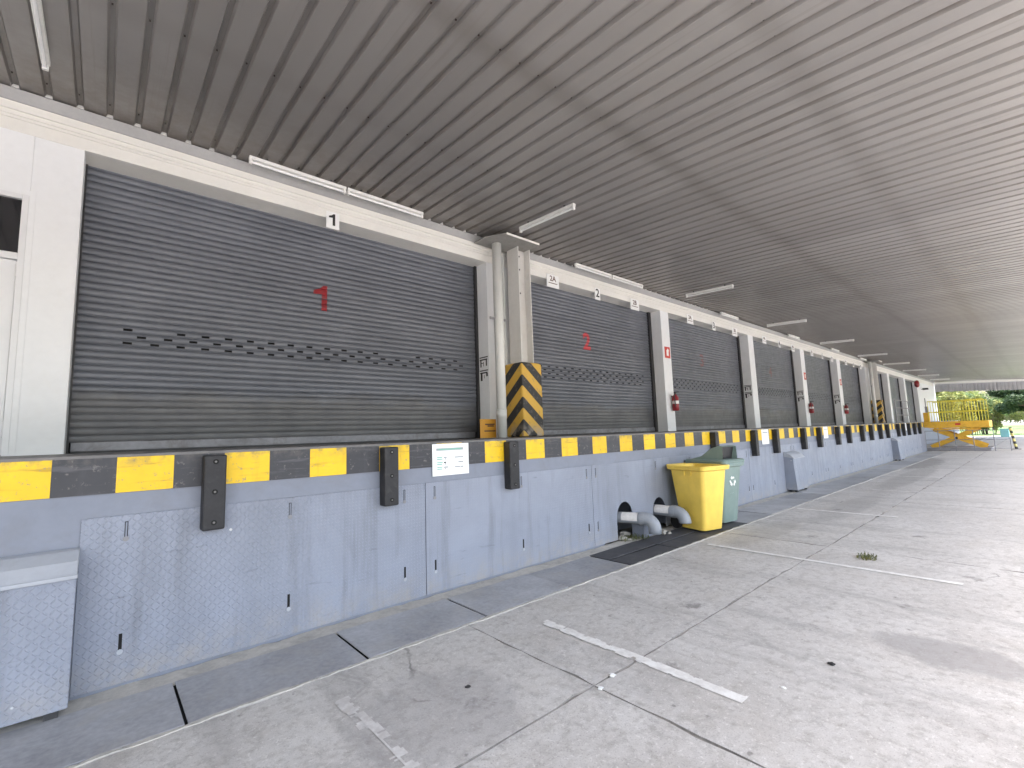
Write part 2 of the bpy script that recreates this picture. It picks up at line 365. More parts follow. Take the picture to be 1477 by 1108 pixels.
# ------------------------------------------------------------------ ground
H = 1.475                                    # dock height
g = MB().add([(-400, -500, -.05), (600, -500, -.05), (600, 500, -.05), (-400, 500, -.05)], [(0, 1, 2, 3)])
struct(ob('ground', g, 'earth'))
g = MB().add([(61.5, -45, -.035), (170, -45, -.035), (170, 60, -.035), (61.5, 60, -.035)], [(0, 1, 2, 3)])
struct(ob('lawn', g, 'grass_ground'))
yard = MB().box(-22, -40, -.049, 61, -.87, -.010)
yard = struct(ob('yard_bed', yard, 'joint_dirt'))
def slab(x0, x1, y0, y1, sd):
    """one cast concrete bay with slightly ragged arrises"""
    rr = random.Random(sd); gap = .003; pts = []
    def edge(a, b, along):
        n = max(2, int((b-a if b > a else a-b)/.16)); out = []
        for i in range(n):
            t = a+(b-a)*i/n; out.append((t, (rr.random()**4)*.026 if i else 0))
        return out
    for t, j in edge(x0+gap, x1-gap, 0): pts.append((t, y0+gap+j))
    for t, j in edge(y0+gap, y1-gap, 1): pts.append((x1-gap-j, t))
    for t, j in edge(x1-gap, x0+gap, 0): pts.append((t, y1-gap-j))
    for t, j in edge(y1-gap, y0+gap, 1): pts.append((x0+gap+j, t))
    n = len(pts); vs = [(p[0], p[1], 0) for p in pts]+[(p[0], p[1], -.028) for p in pts]
    fs = [tuple(range(n))]+[(i, i+n, (i+1) % n+n, (i+1) % n) for i in range(n)]
    m = bpy.data.meshes.new('slab'); m.from_pydata(vs, [], fs); m.materials.append(MAT['concrete']); m.materials.append(MAT['joint_dirt']); m.polygons.foreach_set('material_index', [0]+[1]*n); m.update(); return m
xs = [2.3+4.6*k for k in range(-5, 13)]+[60.5]
ys = [-.86, -2.15, -6.4, -10.6, -14.8, -19.0]
k = 0
for i in range(len(xs)-1):
    for j in range(len(ys)-1):
        k += 1; ob('concrete_slab', slab(xs[i], xs[i+1], ys[j+1], ys[j], k), 'concrete', yard, (0, 0, -.002 if (i+j) % 2 else 0))

# parking lines: worn paint films with ragged, broken outlines
def paint(x, y0, y1, wid, keep, seed, skew=0.):
    rr = random.Random(seed); m = MB(); n = int(abs(y1-y0)/.014); q = 9
    for i in range(n):
        ya = y0+(y1-y0)*i/n; yb = y0+(y1-y0)*(i+1)/n
        row = [q//2]
        for dj in (-1, 1):                       # paint survives outwards from the middle, so each line stays one film
            j = q//2+dj
            while 0 <= j < q:
                xa = x-wid/2+wid*j/q
                nv = noise.noise(Vector((xa*14, ya*11, seed)))*.5+.5; nv2 = noise.noise(Vector((xa*30, ya*30, seed+9)))*.5+.5
                if nv*.7+nv2*.3 >= keep+(0 if j in (0, q-1) else .10): break
                row.append(j); j += dj
        for j in row:
            xa = x-wid/2+wid*j/q; xb = xa+wid/q
            m.add([(xa, ya, .004), (xb, ya, .004), (xb, yb, .004), (xa, yb, .004)], [(0, 1, 2, 3)] if y1 > y0 else [(3, 2, 1, 0)])
    return m
for x, y0, y1, wd, keep, mt, lab in ((1.14, -1.2, -3.2, .10, .44, 'line_faded', 'badly worn white parking line, broken into scratches, beside the dock plates'),
                                     (2.77, -1.25, -2.84, .09, .56, 'line_paint', 'thick white parking line with chipped edges crossing the concrete joint'),
                                     (6.06, -1.02, -3.45, .07, .75, 'line_paint', 'long clean white parking line running past the grass tuft'),
                                     (9.65, -.95, -2.4, .09, .62, 'line_paint', 'white parking line across the concrete just past the two wheelie bins'),
                                     (13.28, -1.0, -2.6, .10, .60, 'line_faded', 'faded white parking line level with the second steel box on the dock'),
                                     (16.9, -1.0, -2.7, .10, .55, 'line_faded', 'faint white parking line beyond the second steel box on the dock')):
    tag(ob('parking_line', paint(x, y0, y1, wd, keep, x), mt), lab, 'road marking', 'parking lines on the yard')

# drain strip with cover plates at the foot of the dock
drain = struct(ob('drain_channel', MB().box(-8, -.86, -.029, 31.6, -.02, -.024), 'black_gap'))
def strip(x0, x1, y0, y1, z, jit, step, mat, name, seed):
    rr = random.Random(seed); m = MB(); n = int((x1-x0)/step); top = []; bot = []
    for i in range(n+1):
        x = x0+(x1-x0)*i/n; top.append((x, y1+jit*(rr.random()-.5), z+.004*rr.random())); bot.append((x, y0+jit*(rr.random()-.5), z+.004*rr.random()))
    vs = bot+top+[(p[0], p[1]-.003, -.024) for p in bot]+[(p[0], p[1]+.003, -.024) for p in top]; q = n+1
    fs = [(i, i+1, q+i+1, q+i) for i in range(n)]+[(2*q+i, 2*q+i+1, i+1, i) for i in range(n)]+[(q+i, q+i+1, 3*q+i+1, 3*q+i) for i in range(n)]
    return ob(name, m.add(vs, fs), mat, drain)
strip(-8, 31.6, -.205, -.012, -.010, .03, .09, 'mortar', 'mortar_bed', 1)
strip(-8, 31.6, -.866, -.84, .004, .022, .07, 'mortar', 'mortar_edge', 2)
x = -7.97; k = 0
while x < 31:
    wd = 1.05*(1 if x < 20 else 1)
    dark = 4.40 < x+.5 < 7.3
    rr = random.Random(int(x*100))
    mt = 'drain_dark' if dark else ('drain_plate' if x < 4.5 else 'drain_pale')
    rows = ((-.83, -.52), (-.495, -.195)) if dark else ((-.822+.01*rr.random(), -.205+.015*rr.random()),)
    for y0, y1 in rows:
        z1 = -.006+.008*rr.random() if not dark else -.004
        o = ob('cover_plate', MB().box(0, 0, -.012, wd-.012-.02*rr.random(), y1-y0, 0), mt, drain, (x+.006, y0, z1), rot=(R(rr.uniform(-.5, .5)), R(rr.uniform(-.35, .35)), R(rr.uniform(-.25, .25))), bevel=.003)
    x += wd if not (x < .43 < x+wd) else wd
    k += 1

# ------------------------------------------------------------------ loading dock
dock = thing('loading_dock', 'long raised loading dock with blue grey steel face and yellow and black edge', 'loading dock', (0, .2, 0))
DX0, DX1 = -8.0, 31.7
b = MB()
hole = [(5.49, 5.87, .465), (6.40, 6.76, .43)]
def arch_poly(x0, x1, h, n=10):
    r = (x1-x0)/2; cx = (x0+x1)/2; out = [(x0, 0.)]
    for i in range(n+1): a = math.pi*(1-i/n); out.append((cx+r*math.cos(a), h-r*.9+r*1.15*math.sin(a)))
    return out+[(x1, 0.)]
# face in pieces so that the two pipe openings are real
b.box(DX0, .0, -.02, 5.2, 2.75, H-.03); b.box(7.05, .0, -.02, DX1, 2.75, H-.03); b.box(5.2, .45, -.02, 7.05, 2.75, H-.03); b.box(5.2, 0, 1.06, 7.05, .45, H-.03)
ob('dock_body', b, 'dock_paint', dock)
b = MB().box(DX1, 1.2, -.02, 60, 2.75, H-.03); ob('dock_return', b, 'dock_paint', dock)
ob('dock_floor', MB().box(DX0, -.002, H-.03, DX1, 2.72, H), 'edge_angle', dock, bevel=.006)
ob('dock_floor', MB().box(DX1, 1.19, H-.03, 60, 2.72, H-.001), 'dock_paint', dock)
# steel edge, painted in blocks of 0.31 m
P0, STEP = -.2218, .3093
seg = MB().box(0, 0, 0, STEP-.0006, .012, .232); segm = {}
for nme in ('band_yellow', 'band_black'):
    segm[nme] = seg.mesh('edge_block'); segm[nme].materials.append(MAT[nme])
i = -25
while P0+STEP*i < DX1-.3:
    if P0+STEP*i > DX0: ob('edge_block', segm['band_black' if i % 2 == 0 else 'band_yellow'], None, dock, (P0+STEP*i, -.012, 1.222))
    i += 1
# flat strip under the band and chequer plates with their lifting slots
seams = [-.07, 2.425, 4.985]
plates = [(-.07, 2.42, 'tread_plate'), (2.428, 4.98, 'tread_plate_smooth')]+[(7.52+2.53*k, 7.52+2.53*k+2.52, 'tread_plate_smooth') for k in range(9) if 7.52+2.53*k+2.52 < 31]
def latch(pl, x, z, dark):
    y = -.012
    ob('slot', MB().box(x-.009, y-.0015, z, x+.009, y+.001, z+.10), 'black_gap', pl)
    if not dark: ob('slot_cover', MB().box(x-.0045, y-.0025, z+.004, x+.0045, y+.001, z+.095), 'dock_paint', pl)
    ob('slot_pad', MB().tube([(x, y-.005, z-.012), (x, y+.001, z-.012)], .017, 8), 'steel_grey' if not dark else 'box_cap', pl)
for x0, x1, mt in plates:
    pl = ob('face_plate', MB().box(x0, -.012, .012, x1, .0-.001, 1.072), mt, dock, bevel=.002)
    for fx in (.09, .5, .91) if x1 < 3 else (.04, .5, .96):
        xx = x0+(x1-x0)*fx
        latch(pl, xx, .93, False); latch(pl, xx, .22, True)
# plate with the two arched openings
def holed_plate(x0, x1, z1):
    bm = bmesh.new(); yy = -.010
    xsn = [x0, 5.49, 5.87, 6.40, 6.76, x1]
    def face(pts):
        try: bm.faces.new([bm.verts.new((p[0], yy, p[1])) for p in pts])
        except ValueError: pass
    for a, c in ((x0, 5.49), (5.87, 6.40), (6.76, x1)): face([(a, .01), (c, .01), (c, z1), (a, z1)])
    for hx0, hx1, hh in hole:
        ap = arch_poly(hx0, hx1, hh)[1:-1]
        for q in range(len(ap)-1): face([ap[q], ap[q+1], (ap[q+1][0], z1), (ap[q][0], z1)])
    bmesh.ops.remove_doubles(bm, verts=bm.verts, dist=1e-4); bmesh.ops.recalc_face_normals(bm, faces=bm.faces)
    r = bmesh.ops.extrude_face_region(bm, geom=bm.faces[:]); bmesh.ops.translate(bm, verts=[v for v in r['geom'] if isinstance(v, bmesh.types.BMVert)], vec=(0, .009, 0))
    bmesh.ops.recalc_face_normals(bm, faces=bm.faces); m = bpy.data.meshes.new('face_plate'); bm.to_mesh(m); bm.free(); return m
pl = ob('face_plate', holed_plate(4.988, 7.512, 1.072), 'tread_plate_smooth', dock)
latch(pl, 5.07, .93, False); latch(pl, 5.07, .22, False); latch(pl, 6.55, .93, False)
ob('face_plate', MB().box(-8, -.006, .012, -.08, -.001, .9), 'dock_paint', dock)

# steel clad boxes standing against the dock face
def dock_box(x0, x1, lab, z0=.045):
    t = thing('steel_box', lab, 'steel box', ((x0+x1)/2, -.15, 0), 'steel clad boxes against the dock face')
    prof = [(-.245, z0), (-.013, z0), (-.013, .80), (-.20, .765)]
    ob('casing', MB().prism(prof, 'x', x0, x1), 'tread_plate', t, bevel=.003)
    cap = [(-.20, .768), (-.213, .775), (-.15, .845), (-.06, .895), (-.013, .905), (-.013, .803)]
    ob('lid', MB().prism(cap, 'x', x0-.004, x1+.004), 'box_cap', t, bevel=.004)
    ob('lid_lip', MB().box(x0-.006, -.222, .755, x1+.006, -.2005, .778), 'box_cap', t, bevel=.003)
    for fx in (x0+.05, x1-.1):
        for fy in (-.22, -.1): ob('foot', MB().box(fx, fy, .002, fx+.06, fy+.05, z0), 'steel_dark', t)
dock_box(-1.06, -.072, 'chequer plate steel box with sloped lid by the first dock bumper')
dock_box(11.97, 12.72, 'narrow grey steel box standing at the dock face below the fourth roller door')
dock_box(23.6, 24.35, 'narrow grey steel box standing at the dock face short of the yellow lift')

# rubber dock bumpers
def bumper(x, lab, first=[None], grey=False):
    if first[0] is None:
        t = thing('dock_bumper', lab, 'dock bumper', (x, -.06, .91), 'rubber bumpers bolted to the dock edge')
        ob('rubber_block', MB().box(x-.07, -.125, .912, x+.07, -.0125, 1.442), 'rubber', t, bevel=.012)
        for z in (.965, 1.18, 1.395):
            m = MB().tube([(x, -.127, z), (x, -.1255, z)], .019, 12); h = ob('bolt_hole', m, 'black_gap', t)
            m = MB().tube([(x, -.131, z), (x, -.1271, z)], .008, 6); ob('bolt', m, 'bolt_dull', t)
        first[0] = t; return t
    t = copy_tree(first[0], (x-first[0].location.x, 0, 0)); t['label'] = lab; return t
for x, lab in ((.632, 'black rubber dock bumper closest to the steel box with the sloped lid'), (2.012, 'black rubber dock bumper just before the white notice on the dock edge'), (3.515, 'black rubber dock bumper in front of the first chevron column'),
               (8.48, 'black rubber dock bumper right behind the green wheelie bin'), (10.27, 'black rubber dock bumper just before the second white notice'), (11.45, 'black rubber dock bumper just before the second narrow steel box')):
    bumper(x, lab)
ordn = 'first second third fourth fifth sixth seventh eighth ninth tenth eleventh twelfth thirteenth'.split()
for q_, x in enumerate((13.3, 14.55, 16.26, 17.45, 19.06, 20.3, 21.7, 22.9, 24.9, 26.0, 27.2, 28.6, 29.9)): bumper(x, ordn[q_]+' black rubber bumper past the second narrow steel box on the dock')

# white notices on the dock edge
def notice(x0, x1, z0, z1, lab, full):
    t = thing('notice_board', lab, 'notice', ((x0+x1)/2, -.02, z0), 'white notices on the dock edge'); y = -.018
    ob('panel', MB().box(x0, y, z0, x1, -.0125, z1), 'sign_white', t)
    wd, ht = x1-x0, z1-z0
    def bar(a, b_, c, d, mt, dy=.0012): ob('printed_bar', MB().box(x0+wd*a, y-dy, z0+ht*c, x0+wd*b_, y-.0002, z0+ht*d), mt, t)
    if full:
        bar(.10, .84, .785, .865, 'sign_grey'); bar(.16, .79, .805, .842, 'sign_green', .0016)
        rr = random.Random(3)
        for r_, zz in enumerate((.56, .40, .25)):
            for q in range(2): bar(.12, .12+.13+.03*rr.random(), zz-.055*q, zz+.03-.055*q, 'sign_green')
            bar(.30, .36+.05*rr.random(), zz-.01, zz+.03, 'sign_grey' if r_ != 1 else 'sign_black'); bar(.33, .36, zz-.06, zz-.02, 'sign_grey')
            bar(.60+.1*(r_ == 1), .70+.1*rr.random(), zz-.02, zz+.015, 'sign_grey'); bar(.76, .84, zz-.025, zz+.01, 'sign_grey')
        for a, c in ((.03, .05), (.95, .05), (.03, .93), (.95, .93)): pass
    else: bar(.12, .85, .75, .82, 'sign_grey')
notice(2.507, 2.953, 1.128, 1.448, 'white dock notice with green and grey print beside the second bumper', True)
notice(10.80, 11.18, 1.13, 1.45, 'white blank looking notice between two bumpers past the wheelie bins', False)
notice(15.12, 15.50, 1.13, 1.45, 'small white notice on the dock edge past the second steel box', False)
notice(26.6, 26.98, 1.13, 1.45, 'small white notice on the dock edge close to the yellow lift', False)

# ------------------------------------------------------------------ warehouse front
WY, SY = 2.3, 2.64                 # wall face, shutter plane
LZ, RZ = 4.66, 5.075               # lintel underside, roof at the wall
SL = math.tan(R(3.2))
doors = [(-.27, 5.12), (6.18, 10.96), (11.36, 16.5), (16.93, 21.68), (22.16, 26.88), (27.42, 32.3), (33.6, 38.0), (38.55, 43.4), (43.95, 48.7)]
wh = thing('warehouse', 'white warehouse front with a row of numbered grey roller doors under the canopy', 'warehouse', (20, WY+.3, H))
px0 = -14.
DL, DR, DT = -1.72, -.645, 4.03      # personnel door opening
ob('wall', MB().box(px0, WY, H-.02, DL, WY+.45, LZ+.002), 'wall_paint', wh)
ob('wall', MB().box(DR, WY, H-.02, -.27, WY+.45, LZ+.002), 'wall_paint', wh, bevel=.006)
ob('wall', MB().box(DL, WY, DT, DR, WY+.45, LZ+.002), 'wall_paint', wh)
prev = doors[0][1]
for a, c in doors[1:]+[(58.0, 60)]:
    ob('pier' if a < 57 else 'wall', MB().box(prev, WY, H-.02, a, WY+.45, LZ+.002), 'wall_paint', wh, bevel=.006); prev = c
ob('lintel', MB().box(px0, WY-.004, LZ, 58.01, WY+.45, 6.4), 'trim_paint', wh, bevel=.006)
for z0, z1, p in ((4.785, 4.812, .016), (4.822, 4.836, .012), (4.872, 4.900, .022)):
    ob('moulding', MB().box(px0, WY-.004-p, z0, 58.0, WY-.0035, z1), 'trim_paint', wh, bevel=.005)
ob('flashing', MB().prism([(WY-.0245, 4.965), (WY-.0045, 4.965), (WY-.0045, 5.068), (WY-.085, 5.060), (WY-.085, 5.052)], 'x', px0, 58.0), 'flashing_grey', wh)
ob('inner_back', MB().box(px0, SY+.06, H-.02, 58, SY+.1, 6.3), 'black_gap', wh)
# roller shutters
PITCH = .0765; SZ0 = 1.585
PROF = [(0, .006), (.005, .0), (.020, -.008), (.046, -.009), (.058, -.006), (.067, -.001), (.0715, .006)]
def prof_y(z, flat=False):
    t = (z-SZ0) % PITCH; k = .35 if flat else 1.
    for (a, ya), (b_, yb) in zip(PROF, PROF[1:]):
        if a <= t <= b_: return (ya+(yb-ya)*(t-a)/(b_-a))*k
    return .006*k
FLATN = 7
def slat_mesh(W_, flat=False, slots=None):
    k = .35 if flat else 1.; vs = []; fs = []
    pr = PROF+[(PITCH+.002, .008)]
    xs_ = [0.]
    for a, b_ in slots or []: xs_ += [a, b_]
    xs_.append(W_); n = len(pr)
    for x_ in xs_: vs += [(x_, y*k, z) for z, y in pr]
    for i in range(len(xs_)-1):
        holed = slots and i % 2 == 1
        for j in range(n-1):
            if holed and j == 2: continue
            fs.append((i*n+j, (i+1)*n+j, (i+1)*n+j+1, i*n+j+1))
    m = bpy.data.meshes.new('slat'); m.from_pydata(vs, [], fs); m.materials.append(MAT['shutter_paint']); m.polygons.foreach_set('use_smooth', [True]*len(m.polygons)); m.update(); return m
def shutter(idx, a, c):
    W_ = c-a; n = int((LZ+.16-SZ0)/PITCH)
    sh = ob('roller_shutter', MB().box(a+.002, SY+.035, H+.001, c-.002, SY+.045, LZ+.25), 'black_gap', wh, (0, 0, 0))
    sh['label'] = 'grey slatted roller shutter of door %d with vent slots' % (idx+1)
    ob('bottom_rail', MB().box(a+.03, SY-.028, H+.014, c-.10, SY+.01, SZ0+.006), 'shutter_rail', sh, bevel=.008)
    ob('rubber_seal', MB().box(a+.03, SY-.018, H+.002, c-.1, SY+.004, H+.014), 'steel_dark', sh)
    gw = .05 if idx == 0 else .11
    ob('guide_rail', MB().box(c-gw, SY-.055, H+.001, c-.001, SY+.03, LZ+.15), 'steel_dark', sh); ob('guide_rail', MB().box(a+.001, SY-.03, H+.001, a+.018, SY+.03, LZ+.15), 'steel_dark', sh)
    pitchx = .2475; nsl = int((W_-.62)/pitchx)
    def slots(off, skip=()):
        return [(.40+off+q*pitchx, .40+off+q*pitchx+.082) for q in range(nsl) if q not in skip]
    rows = {16: slots(0), 15: slots(pitchx/2), 14: slots(0)} if idx == 0 else {16: slots(0), 15: slots(pitchx/2), 14: slots(0), 17: slots(pitchx/2)}
    if idx == 0: rows[16] = slots(0, (1, 13, 14))
    rs = random.Random(idx); mA = slat_mesh(W_); mF = slat_mesh(W_, True)
    if idx < 6:
        for k_ in range(n):
            ob('slat', slat_mesh(W_, False, rows[k_]) if k_ in rows else (mF if k_ < FLATN else mA), None, sh, (a, SY+rs.uniform(-.0015, .0015), SZ0+k_*PITCH+rs.uniform(-.0015, .0015)), rot=(0, R(rs.uniform(-.025, .025)), R(rs.uniform(-.03, .03))))
    else:
        bm = bmesh.new()
        for k_ in range(n):
            m = (mF if k_ < FLATN else mA).copy(); m.transform(Matrix.Translation((a, SY, SZ0+k_*PITCH))); bm.from_mesh(m); bpy.data.meshes.remove(m)
        m = bpy.data.meshes.new('curtain'); bm.to_mesh(m); bm.free(); m.materials.append(MAT['shutter_paint']); o = ob('curtain', m, None, sh); o['kind'] = 'stuff'
    return sh
shs = [shutter(i, *d) for i, d in enumerate(doors)]
# painted numbers following the slats
def painted(sh, body, x, z, size, mt):
    m = one_mesh(size) if body == '1' else text_mesh(body, size, .035, 0.); bm = bmesh.new(); bm.from_mesh(m)
    bmesh.ops.translate(bm, verts=bm.verts, vec=(x, 0, z))
    zmin, zmax = min(v.co.z for v in bm.verts), max(v.co.z for v in bm.verts)
    k_ = int((zmin-SZ0)/PITCH)-1
    while SZ0+k_*PITCH < zmax:
        for zz, _ in PROF+[(PITCH-.0008, 0)]:
            bmesh.ops.bisect_plane(bm, geom=bm.verts[:]+bm.edges[:]+bm.faces[:], plane_co=(0, 0, SZ0+k_*PITCH+zz), plane_no=(0, 0, 1))
        k_ += 1
    for v in bm.verts: v.co.y = SY+prof_y(v.co.z)-.0025
    bm.to_mesh(m); bm.free(); ob('painted_number', m, mt, sh)
painted(shs[0], '1', 2.32, 3.585, .52, 'faded_red'); painted(shs[1], '2', 8.28, 3.57, .52, 'faded_red'); painted(shs[2], '3', 13.75, 3.57, .52, 'ghost_red'); painted(shs[3], '4', 19.2, 3.57, .52, 'ghost_red')
for x_ in (.77, 1.2): pass
# personnel door
d = ob('door', MB().box(DL+.05, WY+.02, H+.012, DR-.052, WY+.06, 3.36), 'door_paint', wh, bevel=.003)
ob('hinge', MB().tube([(DR-.045, WY+.012, 3.20), (DR-.045, WY+.012, 3.33)], .013, 8), 'door_paint', d); ob('hinge', MB().tube([(DR-.045, WY+.012, 1.66), (DR-.045, WY+.012, 1.79)], .013, 8), 'door_paint', d)
ob('handle', MB().box(DL+.10, WY-.02, 2.45, DL+.22, WY+.02, 2.48), 'bolt_steel', d)
fr = MB().box(DL, WY-.012, H, DL+.048, WY+.1, DT).box(DR-.048, WY-.012, H, DR, WY+.1, DT).box(DL+.048, WY-.012, DT-.05, DR-.048, WY+.1, DT).box(DL+.048, WY-.012, 3.365, DR-.048, WY+.1, 3.43)
fr = ob('door_frame', fr, 'door_paint', wh, bevel=.004)
ob('transom_glass', MB().box(DL+.048, WY+.03, 3.43, DR-.048, WY+.036, DT-.05), 'dark_glass', fr)
ob('frame_trim', MB().box(DR, WY-.006, H, DR+.045, WY-.0005, DT+.05), 'wall_paint', fr); ob('frame_trim', MB().box(DL, WY-.006, DT, DR, WY-.0005, DT+.05), 'wall_paint', fr)

# number plates over the doors
def plate(x, z0, wd, ht, body, sub, lab, tsize, mt='sign_black'):
    t = thing('door_number_plate', lab, 'number plate', (x, WY-.02, z0), 'number plates over the roller doors'); y = WY-.022
    ob('panel', MB().box(x-wd/2, y, z0, x+wd/2, y+.004, z0+ht), 'sign_white', t)
    ob('bracket', MB().box(x-wd*.2, y+.004, LZ+.012, x+wd*.2, WY-.0045, LZ+.06), 'sign_white', t)
    ob('number', (one_mesh(tsize) if body == '1' else text_mesh(body, tsize, .02)), mt, t, (x, y-.001, z0+ht*(.55 if not sub else .68)))
    if sub: ob('small_print', MB().box(x-wd*.36, y-.0012, z0+ht*.30, x+wd*.36, y-.0002, z0+ht*.36), 'sign_brown', t)
plate(2.335, 4.51, .185, .245, '1', False, 'white plate with black number 1 above the first roller door', .24)
for i, (a, c) in enumerate(doors[1:6]):
    n = i+2; wn = ['second','third','fourth','fifth','sixth'][i]; cx = (8.31, 13.97, 19.35, 24.6, 29.9)[i]; off = 1.46
    plate(cx-off, 4.50, .36, .27, '%dA' % n, True, 'white plate reading %dA above the %s roller door' % (n, wn), .155, 'sign_brown')
    plate(cx, 4.49, .19, .27, '%d' % n, False, 'narrow white plate with only a %d above the %s roller door' % (n, wn), .26)
    plate(cx+off, 4.48, .36, .27, '%dB' % n, True, 'white plate reading %dB above the %s roller door' % (n, wn), .155, 'sign_brown')

# truck loading stickers on the door reveals, fire signs, extinguishers
def reveal_sticker(x, lab, y0=2.325, z0=2.50):
    t = thing('truck_sticker', lab, 'sticker', (x-.004, y0+.1, z0), 'black truck stickers on the door reveals'); k = x-.0012
    for dz in (.24, 0.):
        def q(a, b_, c, d_): ob('black_shape', MB().box(k-.0012, y0+.24*a, z0+dz+.2*c, k, y0+.24*b_, z0+dz+.2*d_), 'sign_black', t)
        q(0, 1, .86, .96); q(.08, .98, .64, .76)
        if dz: q(.12, .26, 0.1, .64); q(.78, .92, .05, .64); q(.5, .56, .1, .5); q(.5, .8, .36, .42)
        else: q(.70, .92, 0., .64); q(.05, .25, .35, .64); q(.45, .5, .2, .5)
reveal_sticker(5.12, 'two black loading pictograms on the reveal beside the first downpipe')
for x_, nn in ((16.5, 'third'), (21.68, 'fourth'), (26.88, 'fifth')): reveal_sticker(x_, 'two black loading pictograms on the right reveal of the %s roller door' % nn)
def fire_sign(x, lab):
    t = thing('fire_sign', lab, 'sign', (x, WY-.006, 3.4), 'red fire point signs on the piers')
    ob('panel', MB().box(x-.13, WY-.006, 3.40, x+.13, WY-.001, 3.70), 'sign_red', t); ob('symbol', MB().prism([(x-.05, 3.46), (x+.05, 3.46), (x+.05, 3.58), (x+.08, 3.60), (x+.02, 3.66), (x-.05, 3.60)], 'y', WY-.0085, WY-.0062), 'sign_white', t)
fire_sign(11.18, 'red fire point sign with white symbol on the pier between doors 2 and 3'); fire_sign(22.0, 'red fire point sign after the fourth roller door'); fire_sign(27.2, 'red fire point sign after the fifth roller door')
def extinguisher(x, lab):
    t = thing('fire_extinguisher', lab, 'fire extinguisher', (x, WY-.1, 2.0), 'fire extinguishers hung on the piers'); y = WY-.10
    ob('cylinder', MB().tube([(x, y, 2.0), (x, y, 2.02), (x, y, 2.34), (x, y, 2.40), (x, y, 2.43)], [.07, .085, .085, .05, .03], 14), 'red_paint', t, smooth=True)
    ob('label_band', MB().tube([(x, y, 2.18), (x, y, 2.26)], .0865, 14, False), 'paper_label', t)
    ob('valve', MB().box(x-.02, y-.02, 2.431, x+.02, y+.02, 2.47), 'steel_dark', t); ob('handle', MB().box(x-.015, y-.11, 2.472, x+.015, y+.03, 2.49), 'steel_dark', t)
    ob('hose', MB().tube([(x-.03, y-.02, 2.45), (x-.11, y-.04, 2.42), (x-.12, y-.05, 2.3), (x-.1, y-.05, 2.1)], .012, 6), 'steel_dark', t); ob('hanger', MB().box(x-.02, y+.08, 2.36, x+.02, WY-.001, 2.40), 'steel_dark', t)
extinguisher(11.24, 'red fire extinguisher hung after the second roller door'); extinguisher(22.05, 'red fire extinguisher hung after the fourth roller door'); extinguisher(27.25, 'red fire extinguisher hung after the fifth roller door')
# amber card leaning on the wall by the downpipe
t = thing('floor_sign', 'amber warning card standing on the dock beside the first downpipe', 'sign', (5.02, 2.15, H), rot=None)
ob('card', MB().box(4.84, 2.235, H+.003, 5.19, 2.243, 1.80), 'sign_amber', t)
for zz, a, c in ((1.70, .30, .9), (1.67, .45, .85), (1.585, .25, .95)): ob('printed_line', MB().box(4.84+.35*a, 2.2335, zz, 4.84+.35*c, 2.2349, zz+.022), 'sign_brown', t)
ob('back_leg', MB().box(4.98, 2.244, H+.003, 5.05, 2.29, H+.02), 'sign_amber', t)

# ------------------------------------------------------------------ canopy
can = thing('canopy', 'long corrugated metal canopy roof over the dock and yard', 'canopy', (20, -2, 5.0))
RP = .2348; NR = 4; SW = RP*NR
def sheet_mesh(y0, y1):
    pr = []
    for i in range(NR):
        b0 = i*RP; pr += [(b0, 0), (b0+.168, 0), (b0+.183, .033), (b0+.2198, .033)]
    pr += [(SW, 0), (SW+.03, -.0015)] if False else [(SW+.004, -.001)]
    n = len(pr); vs = [(p[0], y, p[1]+SL*y) for y in (y0, y1) for p in pr]
    fs = [(i, i+1, n+i+1, n+i) for i in range(n-1)]
    return vs, fs
LAP = -1.27-2.3
def sheet(y0, y1):
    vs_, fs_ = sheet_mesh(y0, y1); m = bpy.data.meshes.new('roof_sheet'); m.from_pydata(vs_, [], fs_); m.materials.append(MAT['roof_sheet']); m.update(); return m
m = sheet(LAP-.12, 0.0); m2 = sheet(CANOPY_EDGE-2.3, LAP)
x0 = -.355-.170-SW*25
nsh = int((XEND-x0)/SW)
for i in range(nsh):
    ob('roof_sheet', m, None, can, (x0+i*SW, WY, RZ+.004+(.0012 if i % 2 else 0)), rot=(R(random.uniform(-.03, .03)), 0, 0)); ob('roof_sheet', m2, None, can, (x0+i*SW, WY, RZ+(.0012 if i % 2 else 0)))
CX0, CX1 = x0, x0+nsh*SW
# top skin so that no daylight passes, outer gutter, end beams
ob('top_cover', MB().add([(CX0, CANOPY_EDGE, RZ+.10+SL*(CANOPY_EDGE-2.3)), (CX1, CANOPY_EDGE, RZ+.10+SL*(CANOPY_EDGE-2.3)), (CX1, WY, RZ+.10), (CX0, WY, RZ+.10)], [(0, 1, 2, 3)]), 'flashing_grey', can)
ze = RZ+SL*(CANOPY_EDGE-2.3)
ob('gutter', MB().box(CX0, CANOPY_EDGE-.18, ze-.12, CX1, CANOPY_EDGE, ze+.16), 'trim_paint', can)
# white foam rib fillers seen over the flashing
fm = MB()
fm.prism([(.168, .005), (.2268, .005), (.2208, .04), (.182, .04)], 'y', -.07, -.045); fm = fm.mesh('rib_filler'); fm.materials.append(MAT['lamp_white'])
for i in range(-3, 60): ob('rib_filler', fm, None, can, (-.355-.170+i*RP, WY, RZ-.004))
sc = MB()
for y in (2.0, .4, -1.27, -2.93, -4.6):
    for i in range(-12, 190):
        xx = -.355-.170+i*RP+.197; z = RZ+.033+SL*(y-2.3)
        sc.box(xx-.006, y-.006, z-.010, xx+.006, y+.006, z-.001)
so = ob('roof_screws', sc, 'screw_rust', can); so['kind'] = 'stuff'
